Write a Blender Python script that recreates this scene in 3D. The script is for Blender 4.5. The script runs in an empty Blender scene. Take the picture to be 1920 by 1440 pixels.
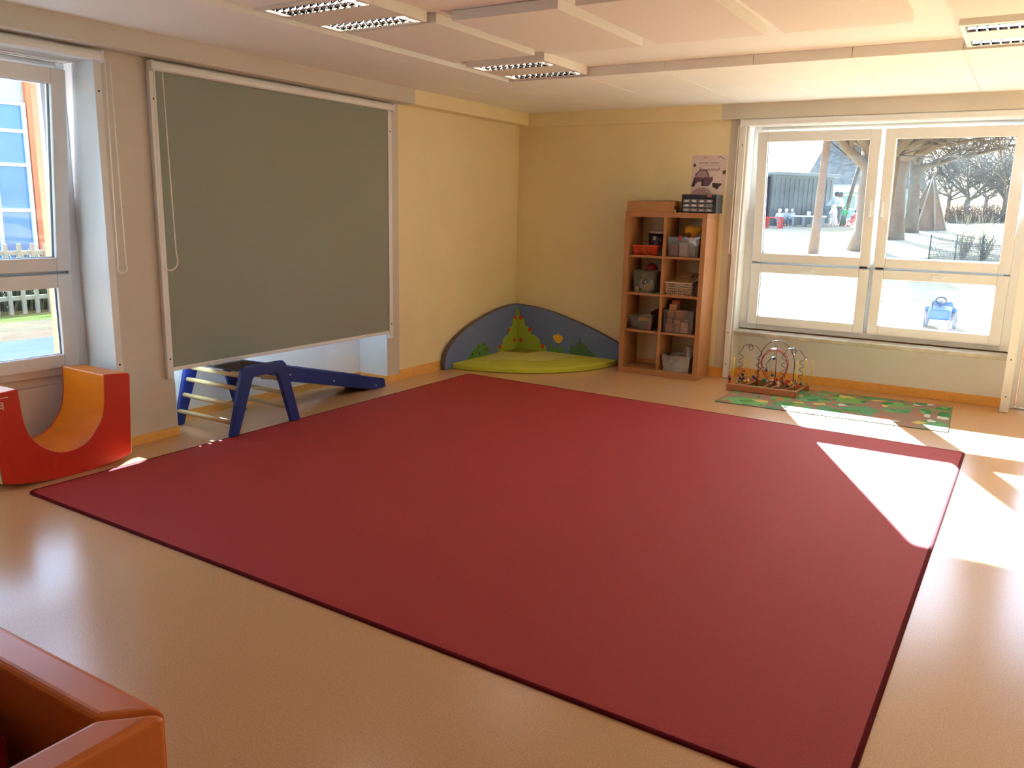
import bpy, bmesh, math, random
from mathutils import Vector, Matrix, Euler
PI = math.pi
scene = bpy.context.scene
COL = scene.collection
random.seed(7)

# ------------------------------------------------------------------ camera
CAM = Vector((4.5817, -7.4973, 1.4857))
F_PX, YAW, PITCH, ROLL = 1552.08, -0.55055, 0.20759, 0.02248
_fw = Vector((math.sin(YAW)*math.cos(PITCH), math.cos(YAW)*math.cos(PITCH), -math.sin(PITCH)))
_r0 = Vector((math.cos(YAW), -math.sin(YAW), 0.0)); _u0 = _r0.cross(_fw)
_r = _r0*math.cos(ROLL) + _u0*math.sin(ROLL); _u = -_r0*math.sin(ROLL) + _u0*math.cos(ROLL)
cd = bpy.data.cameras.new('camera'); cam = bpy.data.objects.new('camera', cd); COL.objects.link(cam)
cd.sensor_fit = 'HORIZONTAL'; cd.sensor_width = 36.0; cd.lens = F_PX/1920.0*36.0
cd.clip_start = 0.05; cd.clip_end = 500
cam.matrix_world = Matrix(((_r.x, _u.x, -_fw.x, CAM.x), (_r.y, _u.y, -_fw.y, CAM.y), (_r.z, _u.z, -_fw.z, CAM.z), (0, 0, 0, 1)))
scene.camera = cam

# ------------------------------------------------------------------ light
SUN_DIR = Vector((0.863, -1.775, -1.0)).normalized()      # direction the light travels
world = bpy.data.worlds.new('sky'); scene.world = world; world.use_nodes = True
wn = world.node_tree; wn.nodes.clear()
sky = wn.nodes.new('ShaderNodeTexSky'); sky.sky_type = 'NISHITA'; sky.sun_disc = False
sky.sun_elevation = math.asin(-SUN_DIR.z); sky.sun_rotation = math.atan2(-SUN_DIR.x, -SUN_DIR.y)
sky.air_density = 1.0; sky.dust_density = 0.7; sky.ozone_density = 1.0
bg = wn.nodes.new('ShaderNodeBackground'); bg.inputs['Strength'].default_value = 0.45
wo = wn.nodes.new('ShaderNodeOutputWorld')
wn.links.new(sky.outputs[0], bg.inputs['Color']); wn.links.new(bg.outputs[0], wo.inputs['Surface'])
sl = bpy.data.lights.new('sun', 'SUN'); sl.energy = 46.0; sl.angle = math.radians(0.55); sl.color = (0.67, 0.885, 1.0)
sun = bpy.data.objects.new('sun', sl); COL.objects.link(sun)
sun.rotation_euler = SUN_DIR.to_track_quat('-Z', 'Y').to_euler(); sun.location = (-8, 16, 9)
scene.view_settings.view_transform = 'Standard'; scene.view_settings.look = 'None'
scene.view_settings.exposure = 1.46; scene.view_settings.gamma = 1.0
scene.view_settings.use_curve_mapping = False
scene.cycles.max_bounces = 7; scene.cycles.diffuse_bounces = 5; scene.cycles.glossy_bounces = 3
scene.cycles.transparent_max_bounces = 14; scene.cycles.transmission_bounces = 4
scene.cycles.use_adaptive_sampling = True; scene.cycles.adaptive_threshold = 0.045; scene.cycles.adaptive_min_samples = 24
scene.cycles.caustics_reflective = False; scene.cycles.caustics_refractive = False
scene.cycles.sample_clamp_indirect = 12.0

# ------------------------------------------------------------------ helpers
def lin(c):
    return tuple((v/12.92 if v <= 0.04045 else ((v+0.055)/1.055)**2.4) for v in [x/255.0 for x in c])
MATS = {}
def mat(name, rgb, rough=0.5, var=0.0, scale=8.0, bump=0.0, bscale=None, metal=0.0, spec=0.5, rgb2=None, stretch=None, sheen=0.0, coat=0.0, trans=0.0, emit=None):
    """procedural Principled material: colour varied by noise, noise bump; rgb in sRGB 0-255"""
    if name in MATS: return MATS[name]
    m = bpy.data.materials.new(name); m.use_nodes = True; MATS[name] = m
    nt = m.node_tree; b = nt.nodes['Principled BSDF']
    c = lin(rgb); b.inputs['Base Color'].default_value = (*c, 1)
    b.inputs['Roughness'].default_value = rough; b.inputs['Metallic'].default_value = metal
    b.inputs['Specular IOR Level'].default_value = spec
    if sheen: b.inputs['Sheen Weight'].default_value = sheen
    if coat: b.inputs['Coat Weight'].default_value = coat; b.inputs['Coat Roughness'].default_value = 0.1
    if trans: b.inputs['Transmission Weight'].default_value = trans
    if emit: b.inputs['Emission Color'].default_value = (*c, 1); b.inputs['Emission Strength'].default_value = emit
    tc = nt.nodes.new('ShaderNodeTexCoord'); mp = nt.nodes.new('ShaderNodeMapping')
    nt.links.new(tc.outputs['Object'], mp.inputs['Vector'])
    if stretch: mp.inputs['Scale'].default_value = stretch
    n = nt.nodes.new('ShaderNodeTexNoise'); n.inputs['Scale'].default_value = scale; n.inputs['Detail'].default_value = 4
    nt.links.new(mp.outputs[0], n.inputs['Vector'])
    r = nt.nodes.new('ShaderNodeValToRGB')
    v = max(var, 0.015)
    a = lin(rgb2) if rgb2 else tuple(max(0, x*(1-v)) for x in c)
    bb = c if rgb2 else tuple(min(1, x*(1+v)) for x in c)
    r.color_ramp.elements[0].position = 0.35; r.color_ramp.elements[1].position = 0.65
    r.color_ramp.elements[0].color = (*a, 1); r.color_ramp.elements[1].color = (*bb, 1)
    nt.links.new(n.outputs['Fac'], r.inputs['Fac']); nt.links.new(r.outputs['Color'], b.inputs['Base Color'])
    if bump:
        n2 = nt.nodes.new('ShaderNodeTexNoise'); n2.inputs['Scale'].default_value = bscale or scale*6; n2.inputs['Detail'].default_value = 3
        nt.links.new(mp.outputs[0], n2.inputs['Vector'])
        bp = nt.nodes.new('ShaderNodeBump'); bp.inputs['Strength'].default_value = bump; bp.inputs['Distance'].default_value = 0.01
        nt.links.new(n2.outputs['Fac'], bp.inputs['Height']); nt.links.new(bp.outputs[0], b.inputs['Normal'])
    return m

def glass_mat(name, tint=(1, 1, 1), refl=1.0, dust=0.0):
    m = bpy.data.materials.new(name); m.use_nodes = True; MATS[name] = m
    nt = m.node_tree; nt.nodes.clear()
    o = nt.nodes.new('ShaderNodeOutputMaterial'); t = nt.nodes.new('ShaderNodeBsdfTransparent'); g = nt.nodes.new('ShaderNodeBsdfGlossy')
    t.inputs['Color'].default_value = (*tint, 1); g.inputs['Roughness'].default_value = 0.02
    f = nt.nodes.new('ShaderNodeFresnel'); f.inputs['IOR'].default_value = 1.45
    mu = nt.nodes.new('ShaderNodeMath'); mu.operation = 'MULTIPLY'; mu.inputs[1].default_value = refl
    x = nt.nodes.new('ShaderNodeMixShader')
    nt.links.new(f.outputs[0], mu.inputs[0]); nt.links.new(mu.outputs[0], x.inputs[0])
    nt.links.new(t.outputs[0], x.inputs[1]); nt.links.new(g.outputs[0], x.inputs[2])
    last = x
    if dust:
        tc = nt.nodes.new('ShaderNodeTexCoord'); n = nt.nodes.new('ShaderNodeTexNoise'); n.inputs['Scale'].default_value = 5; n.inputs['Detail'].default_value = 8
        nt.links.new(tc.outputs['Object'], n.inputs['Vector'])
        mr = nt.nodes.new('ShaderNodeMapRange'); mr.inputs[1].default_value = 0.3; mr.inputs[2].default_value = 0.8; mr.inputs[3].default_value = dust*0.4; mr.inputs[4].default_value = dust*1.6
        nt.links.new(n.outputs['Fac'], mr.inputs[0])
        d = nt.nodes.new('ShaderNodeBsdfDiffuse' if dust > 0.02 else 'ShaderNodeBsdfTranslucent'); d.inputs['Color'].default_value = (0.9, 0.92, 0.95, 1)
        y = nt.nodes.new('ShaderNodeMixShader'); nt.links.new(mr.outputs[0], y.inputs[0]); nt.links.new(x.outputs[0], y.inputs[1]); nt.links.new(d.outputs[0], y.inputs[2]); last = y
    nt.links.new(last.outputs[0], o.inputs['Surface'])
    return m

class MB:
    """collects geometry in plain lists; build() turns it into one mesh object"""
    def __init__(s): s.v = []; s.f = []; s.m = []; s.sm = []
    def _add(s, vs, fs, mi=0, smooth=False):
        b = len(s.v); s.v += [tuple(p) for p in vs]
        for f in fs: s.f.append([b+i for i in f]); s.m.append(mi); s.sm.append(smooth)
        return s
    def box(s, x0, x1, y0, y1, z0, z1, mi=0):
        if x0 > x1: x0, x1 = x1, x0
        if y0 > y1: y0, y1 = y1, y0
        vs = [(x0,y0,z0),(x1,y0,z0),(x1,y1,z0),(x0,y1,z0),(x0,y0,z1),(x1,y0,z1),(x1,y1,z1),(x0,y1,z1)]
        return s._add(vs, [(3,2,1,0),(4,5,6,7),(0,1,5,4),(1,2,6,5),(2,3,7,6),(3,0,4,7)], mi)
    def obox(s, c, size, rot=(0,0,0), mi=0):
        M = Euler(rot).to_matrix(); hx, hy, hz = [k/2 for k in size]; c = Vector(c)
        vs = [c + M @ Vector((a*hx, b*hy, d*hz)) for d in (-1,1) for a, b in ((-1,-1),(1,-1),(1,1),(-1,1))]
        return s._add(vs, [(3,2,1,0),(4,5,6,7),(0,1,5,4),(1,2,6,5),(2,3,7,6),(3,0,4,7)], mi)
    def prism(s, poly, a0, a1, ax='z', mi=0, side_mi=None, cap0=True, cap1=True, smooth=False):
        """polygon (u,v) extruded along ax: 'z' -> (u,v,*), 'x' -> (*,u,v), 'y' -> (u,*,v)"""
        def P(u, v, a): return (u, v, a) if ax == 'z' else ((a, u, v) if ax == 'x' else (u, a, v))
        n = len(poly)
        area = sum(poly[i][0]*poly[(i+1) % n][1]-poly[(i+1) % n][0]*poly[i][1] for i in range(n))
        if area < 0: poly = poly[::-1]
        vs = [P(u, v, a0) for u, v in poly] + [P(u, v, a1) for u, v in poly]
        flip = (ax == 'y') != (a1 < a0)
        sd = [(i, (i+1) % n, n+(i+1) % n, n+i) for i in range(n)]
        c0 = [tuple(range(n))[::-1]] if cap0 else []; c1 = [tuple(range(n, 2*n))] if cap1 else []
        if flip: sd = [t[::-1] for t in sd]; c0 = [t[::-1] for t in c0]; c1 = [t[::-1] for t in c1]
        b = len(s.v); s.v += vs
        for t in sd: s.f.append([b+i for i in t]); s.m.append(mi if side_mi is None else side_mi); s.sm.append(smooth)
        for t in c0+c1: s.f.append([b+i for i in t]); s.m.append(mi); s.sm.append(False)
        return s
    def tube(s, pts, r, n=8, mi=0, caps=True, closed=False):
        pts = [Vector(p) for p in pts]; k = len(pts)
        rs = r if isinstance(r, (list, tuple)) else [r]*k
        prev = None; rings = []
        for i, p in enumerate(pts):
            if closed: t = pts[(i+1) % k]-pts[i-1]
            else: t = pts[min(i+1, k-1)]-pts[max(i-1, 0)]
            if t.length < 1e-9: t = Vector((0, 0, 1))
            t.normalize()
            if prev is None:
                a = Vector((0, 0, 1)) if abs(t.z) < 0.9 else Vector((1, 0, 0)); u = t.cross(a).normalized()
            else:
                u = prev - t*prev.dot(t)
                u = u.normalized() if u.length > 1e-6 else t.orthogonal().normalized()
            prev = u; w = t.cross(u)
            rings.append([p + (u*math.cos(2*PI*j/n)+w*math.sin(2*PI*j/n))*rs[i] for j in range(n)])
        b = len(s.v); s.v += [tuple(q) for ring in rings for q in ring]
        for i in range(k if closed else k-1):
            i2 = (i+1) % k
            for j in range(n):
                s.f.append([b+i*n+j, b+i*n+(j+1) % n, b+i2*n+(j+1) % n, b+i2*n+j]); s.m.append(mi); s.sm.append(True)
        if caps and not closed:
            s.f.append([b+j for j in range(n)][::-1]); s.f.append([b+(k-1)*n+j for j in range(n)]); s.m += [mi, mi]; s.sm += [False, False]
        return s
    def lathe(s, prof, c=(0,0,0), n=20, mi=0, smooth=True):
        """profile [(r,z)...] turned about vertical axis through c"""
        b = len(s.v); k = len(prof)
        for r, z in prof:
            for j in range(n): s.v.append((c[0]+r*math.cos(2*PI*j/n), c[1]+r*math.sin(2*PI*j/n), c[2]+z))
        for i in range(k-1):
            for j in range(n):
                s.f.append([b+i*n+j, b+i*n+(j+1) % n, b+(i+1)*n+(j+1) % n, b+(i+1)*n+j]); s.m.append(mi); s.sm.append(smooth)
        if prof[0][0] > 1e-6: s.f.append([b+j for j in range(n)][::-1]); s.m.append(mi); s.sm.append(False)
        if prof[-1][0] > 1e-6: s.f.append([b+(k-1)*n+j for j in range(n)]); s.m.append(mi); s.sm.append(False)
        return s
    def ball(s, c, r, n=12, mi=0, sq=(1,1,1), rot=None):
        b = len(s.v); k = max(4, n//2); M = Euler(rot).to_matrix() if rot else None
        for i in range(k+1):
            th = PI*i/k
            for j in range(n):
                q = Vector((math.sin(th)*math.cos(2*PI*j/n)*r*sq[0], math.sin(th)*math.sin(2*PI*j/n)*r*sq[1], math.cos(th)*r*sq[2]))
                if M: q = M @ q
                s.v.append((c[0]+q.x, c[1]+q.y, c[2]+q.z))
        for i in range(k):
            for j in range(n):
                s.f.append([b+i*n+j, b+(i+1)*n+j, b+(i+1)*n+(j+1) % n, b+i*n+(j+1) % n]); s.m.append(mi); s.sm.append(True)
        return s

ORG = {}
def _org(o): return ORG.get(o.name, Vector((0, 0, 0))) if o else Vector((0, 0, 0))
def tag(o, label=None, cat=None, group=None, kind=None):
    if label: o['label'] = label
    if cat: o['category'] = cat
    if group: o['group'] = group
    if kind: o['kind'] = kind
    return o
def thing(name, label, cat, loc=(0,0,0), rotz=0.0, group=None, kind=None, local=False):
    """Empty at the base of a thing; parts given in world coordinates unless local"""
    o = bpy.data.objects.new(name, None); COL.objects.link(o)
    o.empty_display_size = 0.1; o.location = loc; o.rotation_euler = (0, 0, rotz)
    ORG[o.name] = Vector((0, 0, 0)) if local else Vector(loc)
    return tag(o, label, cat, group, kind)
def add(name, mb, mats, parent=None, label=None, cat=None, group=None, kind=None, bevel=0.0, seg=2, sub=0, merge=False):
    g = _org(parent)
    me = bpy.data.meshes.new(name)
    me.from_pydata([(x-g.x, y-g.y, z-g.z) for x, y, z in mb.v], [], mb.f)
    for mm in (mats if isinstance(mats, (list, tuple)) else [mats]): me.materials.append(mm)
    me.polygons.foreach_set('material_index', mb.m); me.polygons.foreach_set('use_smooth', mb.sm)
    me.validate(); me.update()
    o = bpy.data.objects.new(name, me); COL.objects.link(o)
    if parent: o.parent = parent; ORG[o.name] = g
    if merge:
        bm = bmesh.new(); bm.from_mesh(me); bmesh.ops.remove_doubles(bm, verts=bm.verts, dist=1e-5); bm.to_mesh(me); bm.free()
    if bevel:
        md = o.modifiers.new('bevel', 'BEVEL'); md.width = bevel; md.segments = seg; md.limit_method = 'ANGLE'; md.angle_limit = math.radians(40)
        md.harden_normals = False
    if sub:
        md = o.modifiers.new('sub', 'SUBSURF'); md.levels = sub; md.render_levels = sub
    return tag(o, label, cat, group, kind)
def top(name, mb, mats, label, cat, loc=None, **k):
    """a thing that is one mesh, its origin moved to its base"""
    xs = [p[0] for p in mb.v]; ys = [p[1] for p in mb.v]; zs = [p[2] for p in mb.v]
    l = Vector(loc) if loc else Vector(((min(xs)+max(xs))/2, (min(ys)+max(ys))/2, min(zs)))
    mb.v = [(x-l.x, y-l.y, z-l.z) for x, y, z in mb.v]
    o = add(name, mb, mats, None, label, cat, **k); o.location = l
    return o
def copy_tree(o, parent=None, label=None):
    c = o.copy(); COL.objects.link(c); c.parent = parent; ORG[c.name] = ORG.get(o.name, Vector((0, 0, 0)))
    if label: c['label'] = label
    for ch in list(o.children): copy_tree(ch, c)
    return c
def text_mesh(body, size, depth=0.0005):
    cu = bpy.data.curves.new('txt', 'FONT'); cu.body = body; cu.size = size; cu.extrude = depth; cu.resolution_u = 3
    ob = bpy.data.objects.new('txt', cu); COL.objects.link(ob)
    bpy.context.view_layer.update()
    me = bpy.data.meshes.new_from_object(ob.evaluated_get(bpy.context.evaluated_depsgraph_get()))
    bpy.data.objects.remove(ob); bpy.data.curves.remove(cu)
    vs = [tuple(v.co) for v in me.vertices]; fs = [tuple(p.vertices) for p in me.polygons]
    bpy.data.meshes.remove(me)
    return vs, fs
def ground_z(y): return -0.2 + 0.05*min(max(y-6.0, 0.0), 32.0)
def gp(px, py):
    """where the photo's pixel meets the sloping ground outdoors"""
    d = _fw + _r*((px-960)/F_PX) + _u*((720-py)/F_PX); t = 3.0
    while t < 150:
        p = CAM + d*t
        if p.z <= ground_z(p.y): return p
        t += 0.02
    return CAM + d*60
def at_depth(px, py, t): return CAM + (_fw + _r*((px-960)/F_PX) + _u*((720-py)/F_PX))*t
def round_poly(pts, r, seg=5):
    out = []; n = len(pts)
    for i in range(n):
        p = Vector(pts[i]); a = (Vector(pts[i-1])-p).normalized(); b = (Vector(pts[(i+1) % n])-p).normalized()
        p0 = p+a*r; p1 = p+b*r
        for k in range(seg+1):
            t = k/seg; q = p0*(1-t)**2 + p*2*t*(1-t) + p1*t*t; out.append((q.x, q.y))
    return out

# ------------------------------------------------------------------ materials
M_white = mat('wall_white_paint', (212, 205, 194), 0.75, 0.02, 3, 0.06, 90)
M_yellow = mat('wall_yellow_paint', (242, 228, 184), 0.75, 0.02, 3, 0.06, 90)
M_reveal = mat('reveal_and_lit_apron_white', (236, 238, 238), 0.6, 0.02, 3, 0.04, 90)
M_ceil = mat('ceiling_paint', (244, 242, 236), 0.85, 0.015, 2, 0.05, 120)
M_base = mat('orange_lino_baseboard', (240, 180, 92), 0.45, 0.05, 30)
M_facade = mat('peach_facade_render', (226, 152, 116), 0.85, 0.04, 10, 0.2, 60)
M_pvc = mat('white_pvc', (236, 240, 243), 0.35, 0.01, 4)
M_rail = mat('white_aluminium_rail', (234, 236, 237), 0.4, 0.01, 4)
M_gasket = mat('dark_rubber_gasket', (40, 40, 46), 0.5, 0.05, 20)
M_glass = glass_mat('window_glass', (0.93, 0.96, 0.97), 0.6, 0.0025)
M_stone = mat('pale_marble', (205, 202, 190), 0.4, 0.12, 9, 0.02, 40, rgb2=(176, 172, 160))

# floor: speckled linoleum, slightly glossy
def floor_material():
    m = mat('speckled_linoleum', (206, 162, 118), 0.26, 0.04, 1.2, 0.0)
    nt = m.node_tree; b = nt.nodes['Principled BSDF']
    src = b.inputs['Base Color'].links[0].from_socket
    tc = [n for n in nt.nodes if n.type == 'TEX_COORD'][0]
    n = nt.nodes.new('ShaderNodeTexNoise'); n.inputs['Scale'].default_value = 160; n.inputs['Detail'].default_value = 2
    nt.links.new(tc.outputs['Object'], n.inputs['Vector'])
    r = nt.nodes.new('ShaderNodeValToRGB'); r.color_ramp.elements[0].position = 0.38; r.color_ramp.elements[1].position = 0.62
    r.color_ramp.elements[0].color = (*lin((196, 148, 102)), 1); r.color_ramp.elements[1].color = (*lin((216, 174, 132)), 1)
    nt.links.new(n.outputs['Fac'], r.inputs['Fac'])
    mx = nt.nodes.new('ShaderNodeMix'); mx.data_type = 'RGBA'; mx.inputs[0].default_value = 0.5
    nt.links.new(src, mx.inputs[6]); nt.links.new(r.outputs['Color'], mx.inputs[7]); nt.links.new(mx.outputs[2], b.inputs['Base Color'])
    n3 = nt.nodes.new('ShaderNodeTexNoise'); n3.inputs['Scale'].default_value = 3.0; n3.inputs['Detail'].default_value = 5
    nt.links.new(tc.outputs['Object'], n3.inputs['Vector'])
    mr = nt.nodes.new('ShaderNodeMapRange'); mr.inputs[3].default_value = 0.24; mr.inputs[4].default_value = 0.34
    nt.links.new(n3.outputs['Fac'], mr.inputs[0]); b.inputs['Roughness'].default_value = 0.21; b.inputs['Specular IOR Level'].default_value = 0.6
    return m
M_floor = floor_material()

# ------------------------------------------------------------------ room shell
RX, RY = 7.2, -9.6          # far right wall, wall behind the camera
H, HC = 2.43, 2.495         # soffit and coffer heights
ND, BD = 0.31, 0.19         # niche depths: left wall, back wall
NT = 2.25                   # niche head
S = dict(kind='structure')
add('floor', MB().box(-0.36, RX, RY, 0.32, -0.15, 0.0), M_floor, None, 'glossy tan speckled linoleum floor around the red rug', 'floor', **S)

w = MB()
w.box(-0.36, 0, RY, -6.74, 0, H, 0).box(-0.36, 0, -4.58, -4.19, 0, H, 0).box(-0.36, 0, -2.09, -1.93, 0, H, 0)
w.box(-0.36, 0, -1.93, 0, 0, H, 1)
w.box(-0.36, 0, -6.74, -4.58, NT, H, 0).box(-0.36, 0, -4.19, -2.09, NT, H, 0)
w.box(-0.36, -ND, -6.74, -4.58, 0, 0.395, 2).box(-0.36, -ND, -4.19, -2.09, 0, 0.5, 2)  # aprons in the lighter white: daylight in the niche put into their colour
w.box(-0.36, -ND-0.004, -6.74, -4.58, 0.398, 0.5, 2)
for y0, y1 in ((-6.74, -6.735), (-4.585, -4.58), (-4.19, -4.185), (-2.095, -2.09)): w.box(-ND, -0.002, y0, y1, 0.0, NT, 2)
for y0, y1 in ((RY, -6.71), (-4.61, -4.16), (-2.12, 0.5)): w.box(-0.6, -0.36, y0, y1, -0.3, 2.9, 3)
for y0, y1 in ((-6.71, -4.61), (-4.16, -2.12)): w.box(-0.6, -0.36, y0, y1, 2.22, 2.9, 3).box(-0.64, -0.36, y0, y1, -0.3, 0.5, 3)
add('wall_left', w, [M_white, M_yellow, M_reveal, M_facade], None, 'left wall with two window niches, white piers and a yellow end', 'wall', **S)
w = MB()
w.box(0, 2.19, 0, 0.25, 0, H, 1).box(2.19, 2.35, 0, 0.25, 0, H, 0).box(5.72, RX, 0, 0.25, 0, H, 0)
w.box(2.35, 5.72, 0, 0.25, NT, H, 0).box(2.35, 4.56, BD, 0.25, 0, 0.43, 2).box(2.35, 2.353, 0.002, BD, 0, NT, 2)  # apron in the lighter white: bounce from the sunlit floor painted in
w.box(-0.36, 2.38, 0.25, 0.5, -0.3, 2.9, 3).box(2.38, 4.53, 0.25, 0.5, -0.3, 0.47, 3).box(2.38, 5.65, 0.25, 0.5, 2.22, 2.9, 3).box(5.65, RX, 0.25, 0.5, -0.3, 2.9, 3).box(4.53, 4.66, 0.25, 0.5, -0.3, 2.22, 3)
add('wall_back', w, [M_white, M_yellow, M_reveal, M_facade], None, 'back wall, yellow on the left, white around the wide window', 'wall', **S)
add('wall_right', MB().box(RX, RX+0.2, RY, 0.5, 0, 2.9), M_white, None, 'white side wall outside the picture on the right', 'wall', **S)
add('wall_front', MB().box(-0.36, RX+0.2, RY-0.2, RY, 0, 2.9), M_white, None, 'white wall behind the camera', 'wall', **S)

# ceiling: lower margin in boards along the back, raised field in the middle
ceil = add('ceiling', MB().box(-0.36, RX, RY, 0.25, HC, 2.9).box(0, 1.06, RY, -1.9, H, HC), M_ceil, None, 'white suspended ceiling with a raised middle field', 'ceiling', **S)
xs = [0.0, 0.52, 1.11, 1.71, 2.31, 2.91, 3.51, 4.11, 4.71, 5.31, 5.91, 6.51, RX]
for a, b in zip(xs[:-1], xs[1:]):
    add('ceiling_board', MB().box(a+0.0015, b-0.0015, -1.9, 0, H, HC), M_ceil, ceil, bevel=0.002, seg=1)
add('trim_1', MB().box(0, 0.142, RY, -1.88, 2.314, H, 0).box(0, 0.142, -1.88, 0, 2.314, H, 1), [M_white, M_yellow], None, 'boxed beam under the ceiling along the left wall', 'beam', **S)
add('trim_2', MB().box(0.142, 2.12, -0.057, 0, 2.302, H, 1).box(2.12, RX, -0.057, 0, 2.302, H, 0), [M_white, M_yellow], None, 'shallow boxed beam under the ceiling along the back wall', 'beam', **S)
bb = MB().box(0, 0.012, -4.58, -4.18, 0, 0.055).box(0, 0.012, -2.09, -1.93, 0, 0.055).box(0, 0.012, -1.93, 0, 0, 0.085).box(0, 0.012, RY, -6.74, 0, 0.06)
bb.box(-ND, -ND+0.012, -6.735, -4.585, 0, 0.06).box(-ND, -ND+0.012, -4.185, -2.095, 0, 0.06)
for y0, y1 in ((-4.597, -4.585), (-4.185, -4.173), (-2.107, -2.095), (-6.735, -6.723)): bb.box(-ND, 0, y0, y1, 0, 0.055)
add('baseboard_left', bb, M_base, None, 'orange lino skirting along the left wall and its niches', 'baseboard', **S)
bb = MB().box(0.012, 2.29, -0.012, 0, 0, 0.085).box(2.35, 4.55, BD-0.012, BD, 0, 0.075).box(2.35, 2.362, 0, BD, 0, 0.075).box(5.74, RX, -0.012, 0, 0, 0.075)
add('baseboard_back', bb, M_base, None, 'orange lino skirting along the back wall and below the window', 'baseboard', **S)

# ------------------------------------------------------------------ windows
def rect_ring(x0, x1, z0, z1, b, y0, y1, bt=None, bb_=None):
    bt = bt or b; bb_ = bb_ or b; m = MB()
    return m.box(x0, x0+b, y0, y1, z0, z1).box(x1-b, x1, y0, y1, z0, z1).box(x0+b, x1-b, y0, y1, z1-bt, z1).box(x0+b, x1-b, y0, y1, z0, z0+bb_)
def window(name, label, loc, rotz, Wd, sill=False, gl=0.03):
    """local frame: x along the wall, y outwards, z up; origin at the niche's left corner on the floor"""
    t = thing(name, label, 'window', loc, rotz, kind='structure', local=True)
    y0, y1 = 0.0, 0.07; cx = Wd/2
    fr = rect_ring(0.0, Wd, 0.455, 2.25, 0.075, y0+0.015, 0.1, 0.06, 0.05); f2 = rect_ring(0.075, Wd-0.075, 0.505, 2.19, 0.045, 0.06, 0.1, 0.06, 0.045)
    b_ = len(fr.v); fr.v += f2.v; fr.f += [[i+b_ for i in f_] for f_ in f2.f]; fr.m += f2.m; fr.sm += f2.sm
    add('outer_frame', fr, M_pvc, t, bevel=0.004)
    add('mullion', MB().box(cx-0.055, cx+0.055, 0.06, 0.1, 0.55, 2.13), M_pvc, t, bevel=0.003)
    add('transom', MB().box(0.12, cx-0.055, 0.06, 0.1, 1.01, 1.12).box(cx+0.055, Wd-0.12, 0.06, 0.1, 1.01, 1.12), M_pvc, t, bevel=0.003)
    for k, (xa, xb) in enumerate(((0.075, cx-0.015), (cx+0.015, Wd-0.075))):
        # lower sash
        s = add('lower_sash', rect_ring(xa, xb, 0.5, 1.055, 0.085, y0-0.012, y0+0.055, 0.08, 0.08), M_pvc, t, bevel=0.006)
        add('glass_pane', MB().box(xa+0.08, xb-0.08, y0+0.02, y0+0.026, 0.575, 0.98), M_glass, s)
        add('gasket', rect_ring(xa+0.083, xb-0.083, 0.577, 0.978, 0.004, y0+0.012, y0+0.03), M_gasket, s)
        add('latch', MB().box((xa+xb)/2-0.045, (xa+xb)/2+0.045, y0-0.03, y0-0.012, 1.0, 1.03), M_pvc, s, bevel=0.005)
        for q in (0.12, 0.5, 0.88):
            xx = xa+(xb-xa)*q
            add('drain_cap', MB().box(xx-0.045, xx+0.045, y0+0.005, y0+0.016, 0.477, 0.492), M_pvc, t, bevel=0.003)
        hx = xb-0.05 if k == 0 else xa+0.05
        add('hinge', MB().box(hx-0.03, hx+0.03, y0-0.02, y0+0.0, 1.058, 1.074), M_gasket, t, bevel=0.003)
        # upper sash, tilted open at the top about its lower edge
        s = add('tilted_sash', rect_ring(xa, xb, 0.0, 1.13, 0.085, -0.034, 0.034, 0.085, 0.08), M_pvc, t, bevel=0.006)
        s.location = (0, y0+0.02, 1.075); s.rotation_euler = (math.radians(5.9), 0, 0)
        add('glass_pane', MB().box(xa+0.08, xb-0.08, 0.0, 0.006, 0.075, 1.05), M_glass, s)
        add('gasket', rect_ring(xa+0.083, xb-0.083, 0.078, 1.047, 0.004, -0.008, 0.012), M_gasket, s)
        hx = xb-0.03 if k == 0 else xa+0.03
        hd = MB().box(hx-0.012, hx+0.012, -0.05, -0.034, 0.40, 0.47).tube([(hx, -0.05, 0.435), (hx, -0.075, 0.435), (hx, -0.08, 0.46), (hx, -0.08, 0.56)], 0.009, 8)
        add('handle', hd, M_pvc, s)
    add('rolled_shade', MB().tube([(0.08, -0.028, 2.226), (Wd-0.08, -0.028, 2.226)], 0.017, 10), M_pvc, t)
    if sill: add('sill', MB().box(0.005, Wd+0.002, -0.185, 0.0, 0.41, 0.447), M_stone, t, bevel=0.008)
    return t
window('window_1', 'wide white window in the back wall overlooking the bright yard', (2.352, 0.165, 0), 0, 2.19, True)
window('window_2', 'white window at the left picture edge behind the foam rocker', (-0.27, -6.735, 0), PI/2, 2.15)
window('window_3', 'window hidden behind the lowered grey roller blind', (-0.27, -4.185, 0), PI/2, 2.09)
# door beside the back window
t = thing('door_1', 'white glazed terrace door beside the back window', 'door', (4.56, 0.14, 0), kind='structure', local=True)
add('door_frame', rect_ring(0.0, 1.16, 0.0, 2.25, 0.07, 0.04, 0.11, 0.06, 0.012), M_pvc, t, bevel=0.004)
s = add('door_leaf', rect_ring(0.075, 1.085, 0.02, 2.18, 0.11, 0.02, 0.09, 0.11, 0.55), M_pvc, t, bevel=0.006)
add('glass_pane', MB().box(0.18, 0.98, 0.05, 0.056, 0.56, 2.08), M_glass, s)
add('gasket', rect_ring(0.184, 0.976, 0.568, 2.072, 0.004, 0.04, 0.06), M_gasket, s)
add('handle', MB().box(1.03, 1.06, 0.008, 0.02, 0.95, 1.1).tube([(1.045, 0.01, 1.05), (1.045, -0.03, 1.05), (0.93, -0.035, 1.05)], 0.009, 8), M_rail, s)
add('lower_panel', MB().box(0.2, 0.96, 0.012, 0.02, 0.12, 0.48), M_pvc, s, bevel=0.004)

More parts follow.
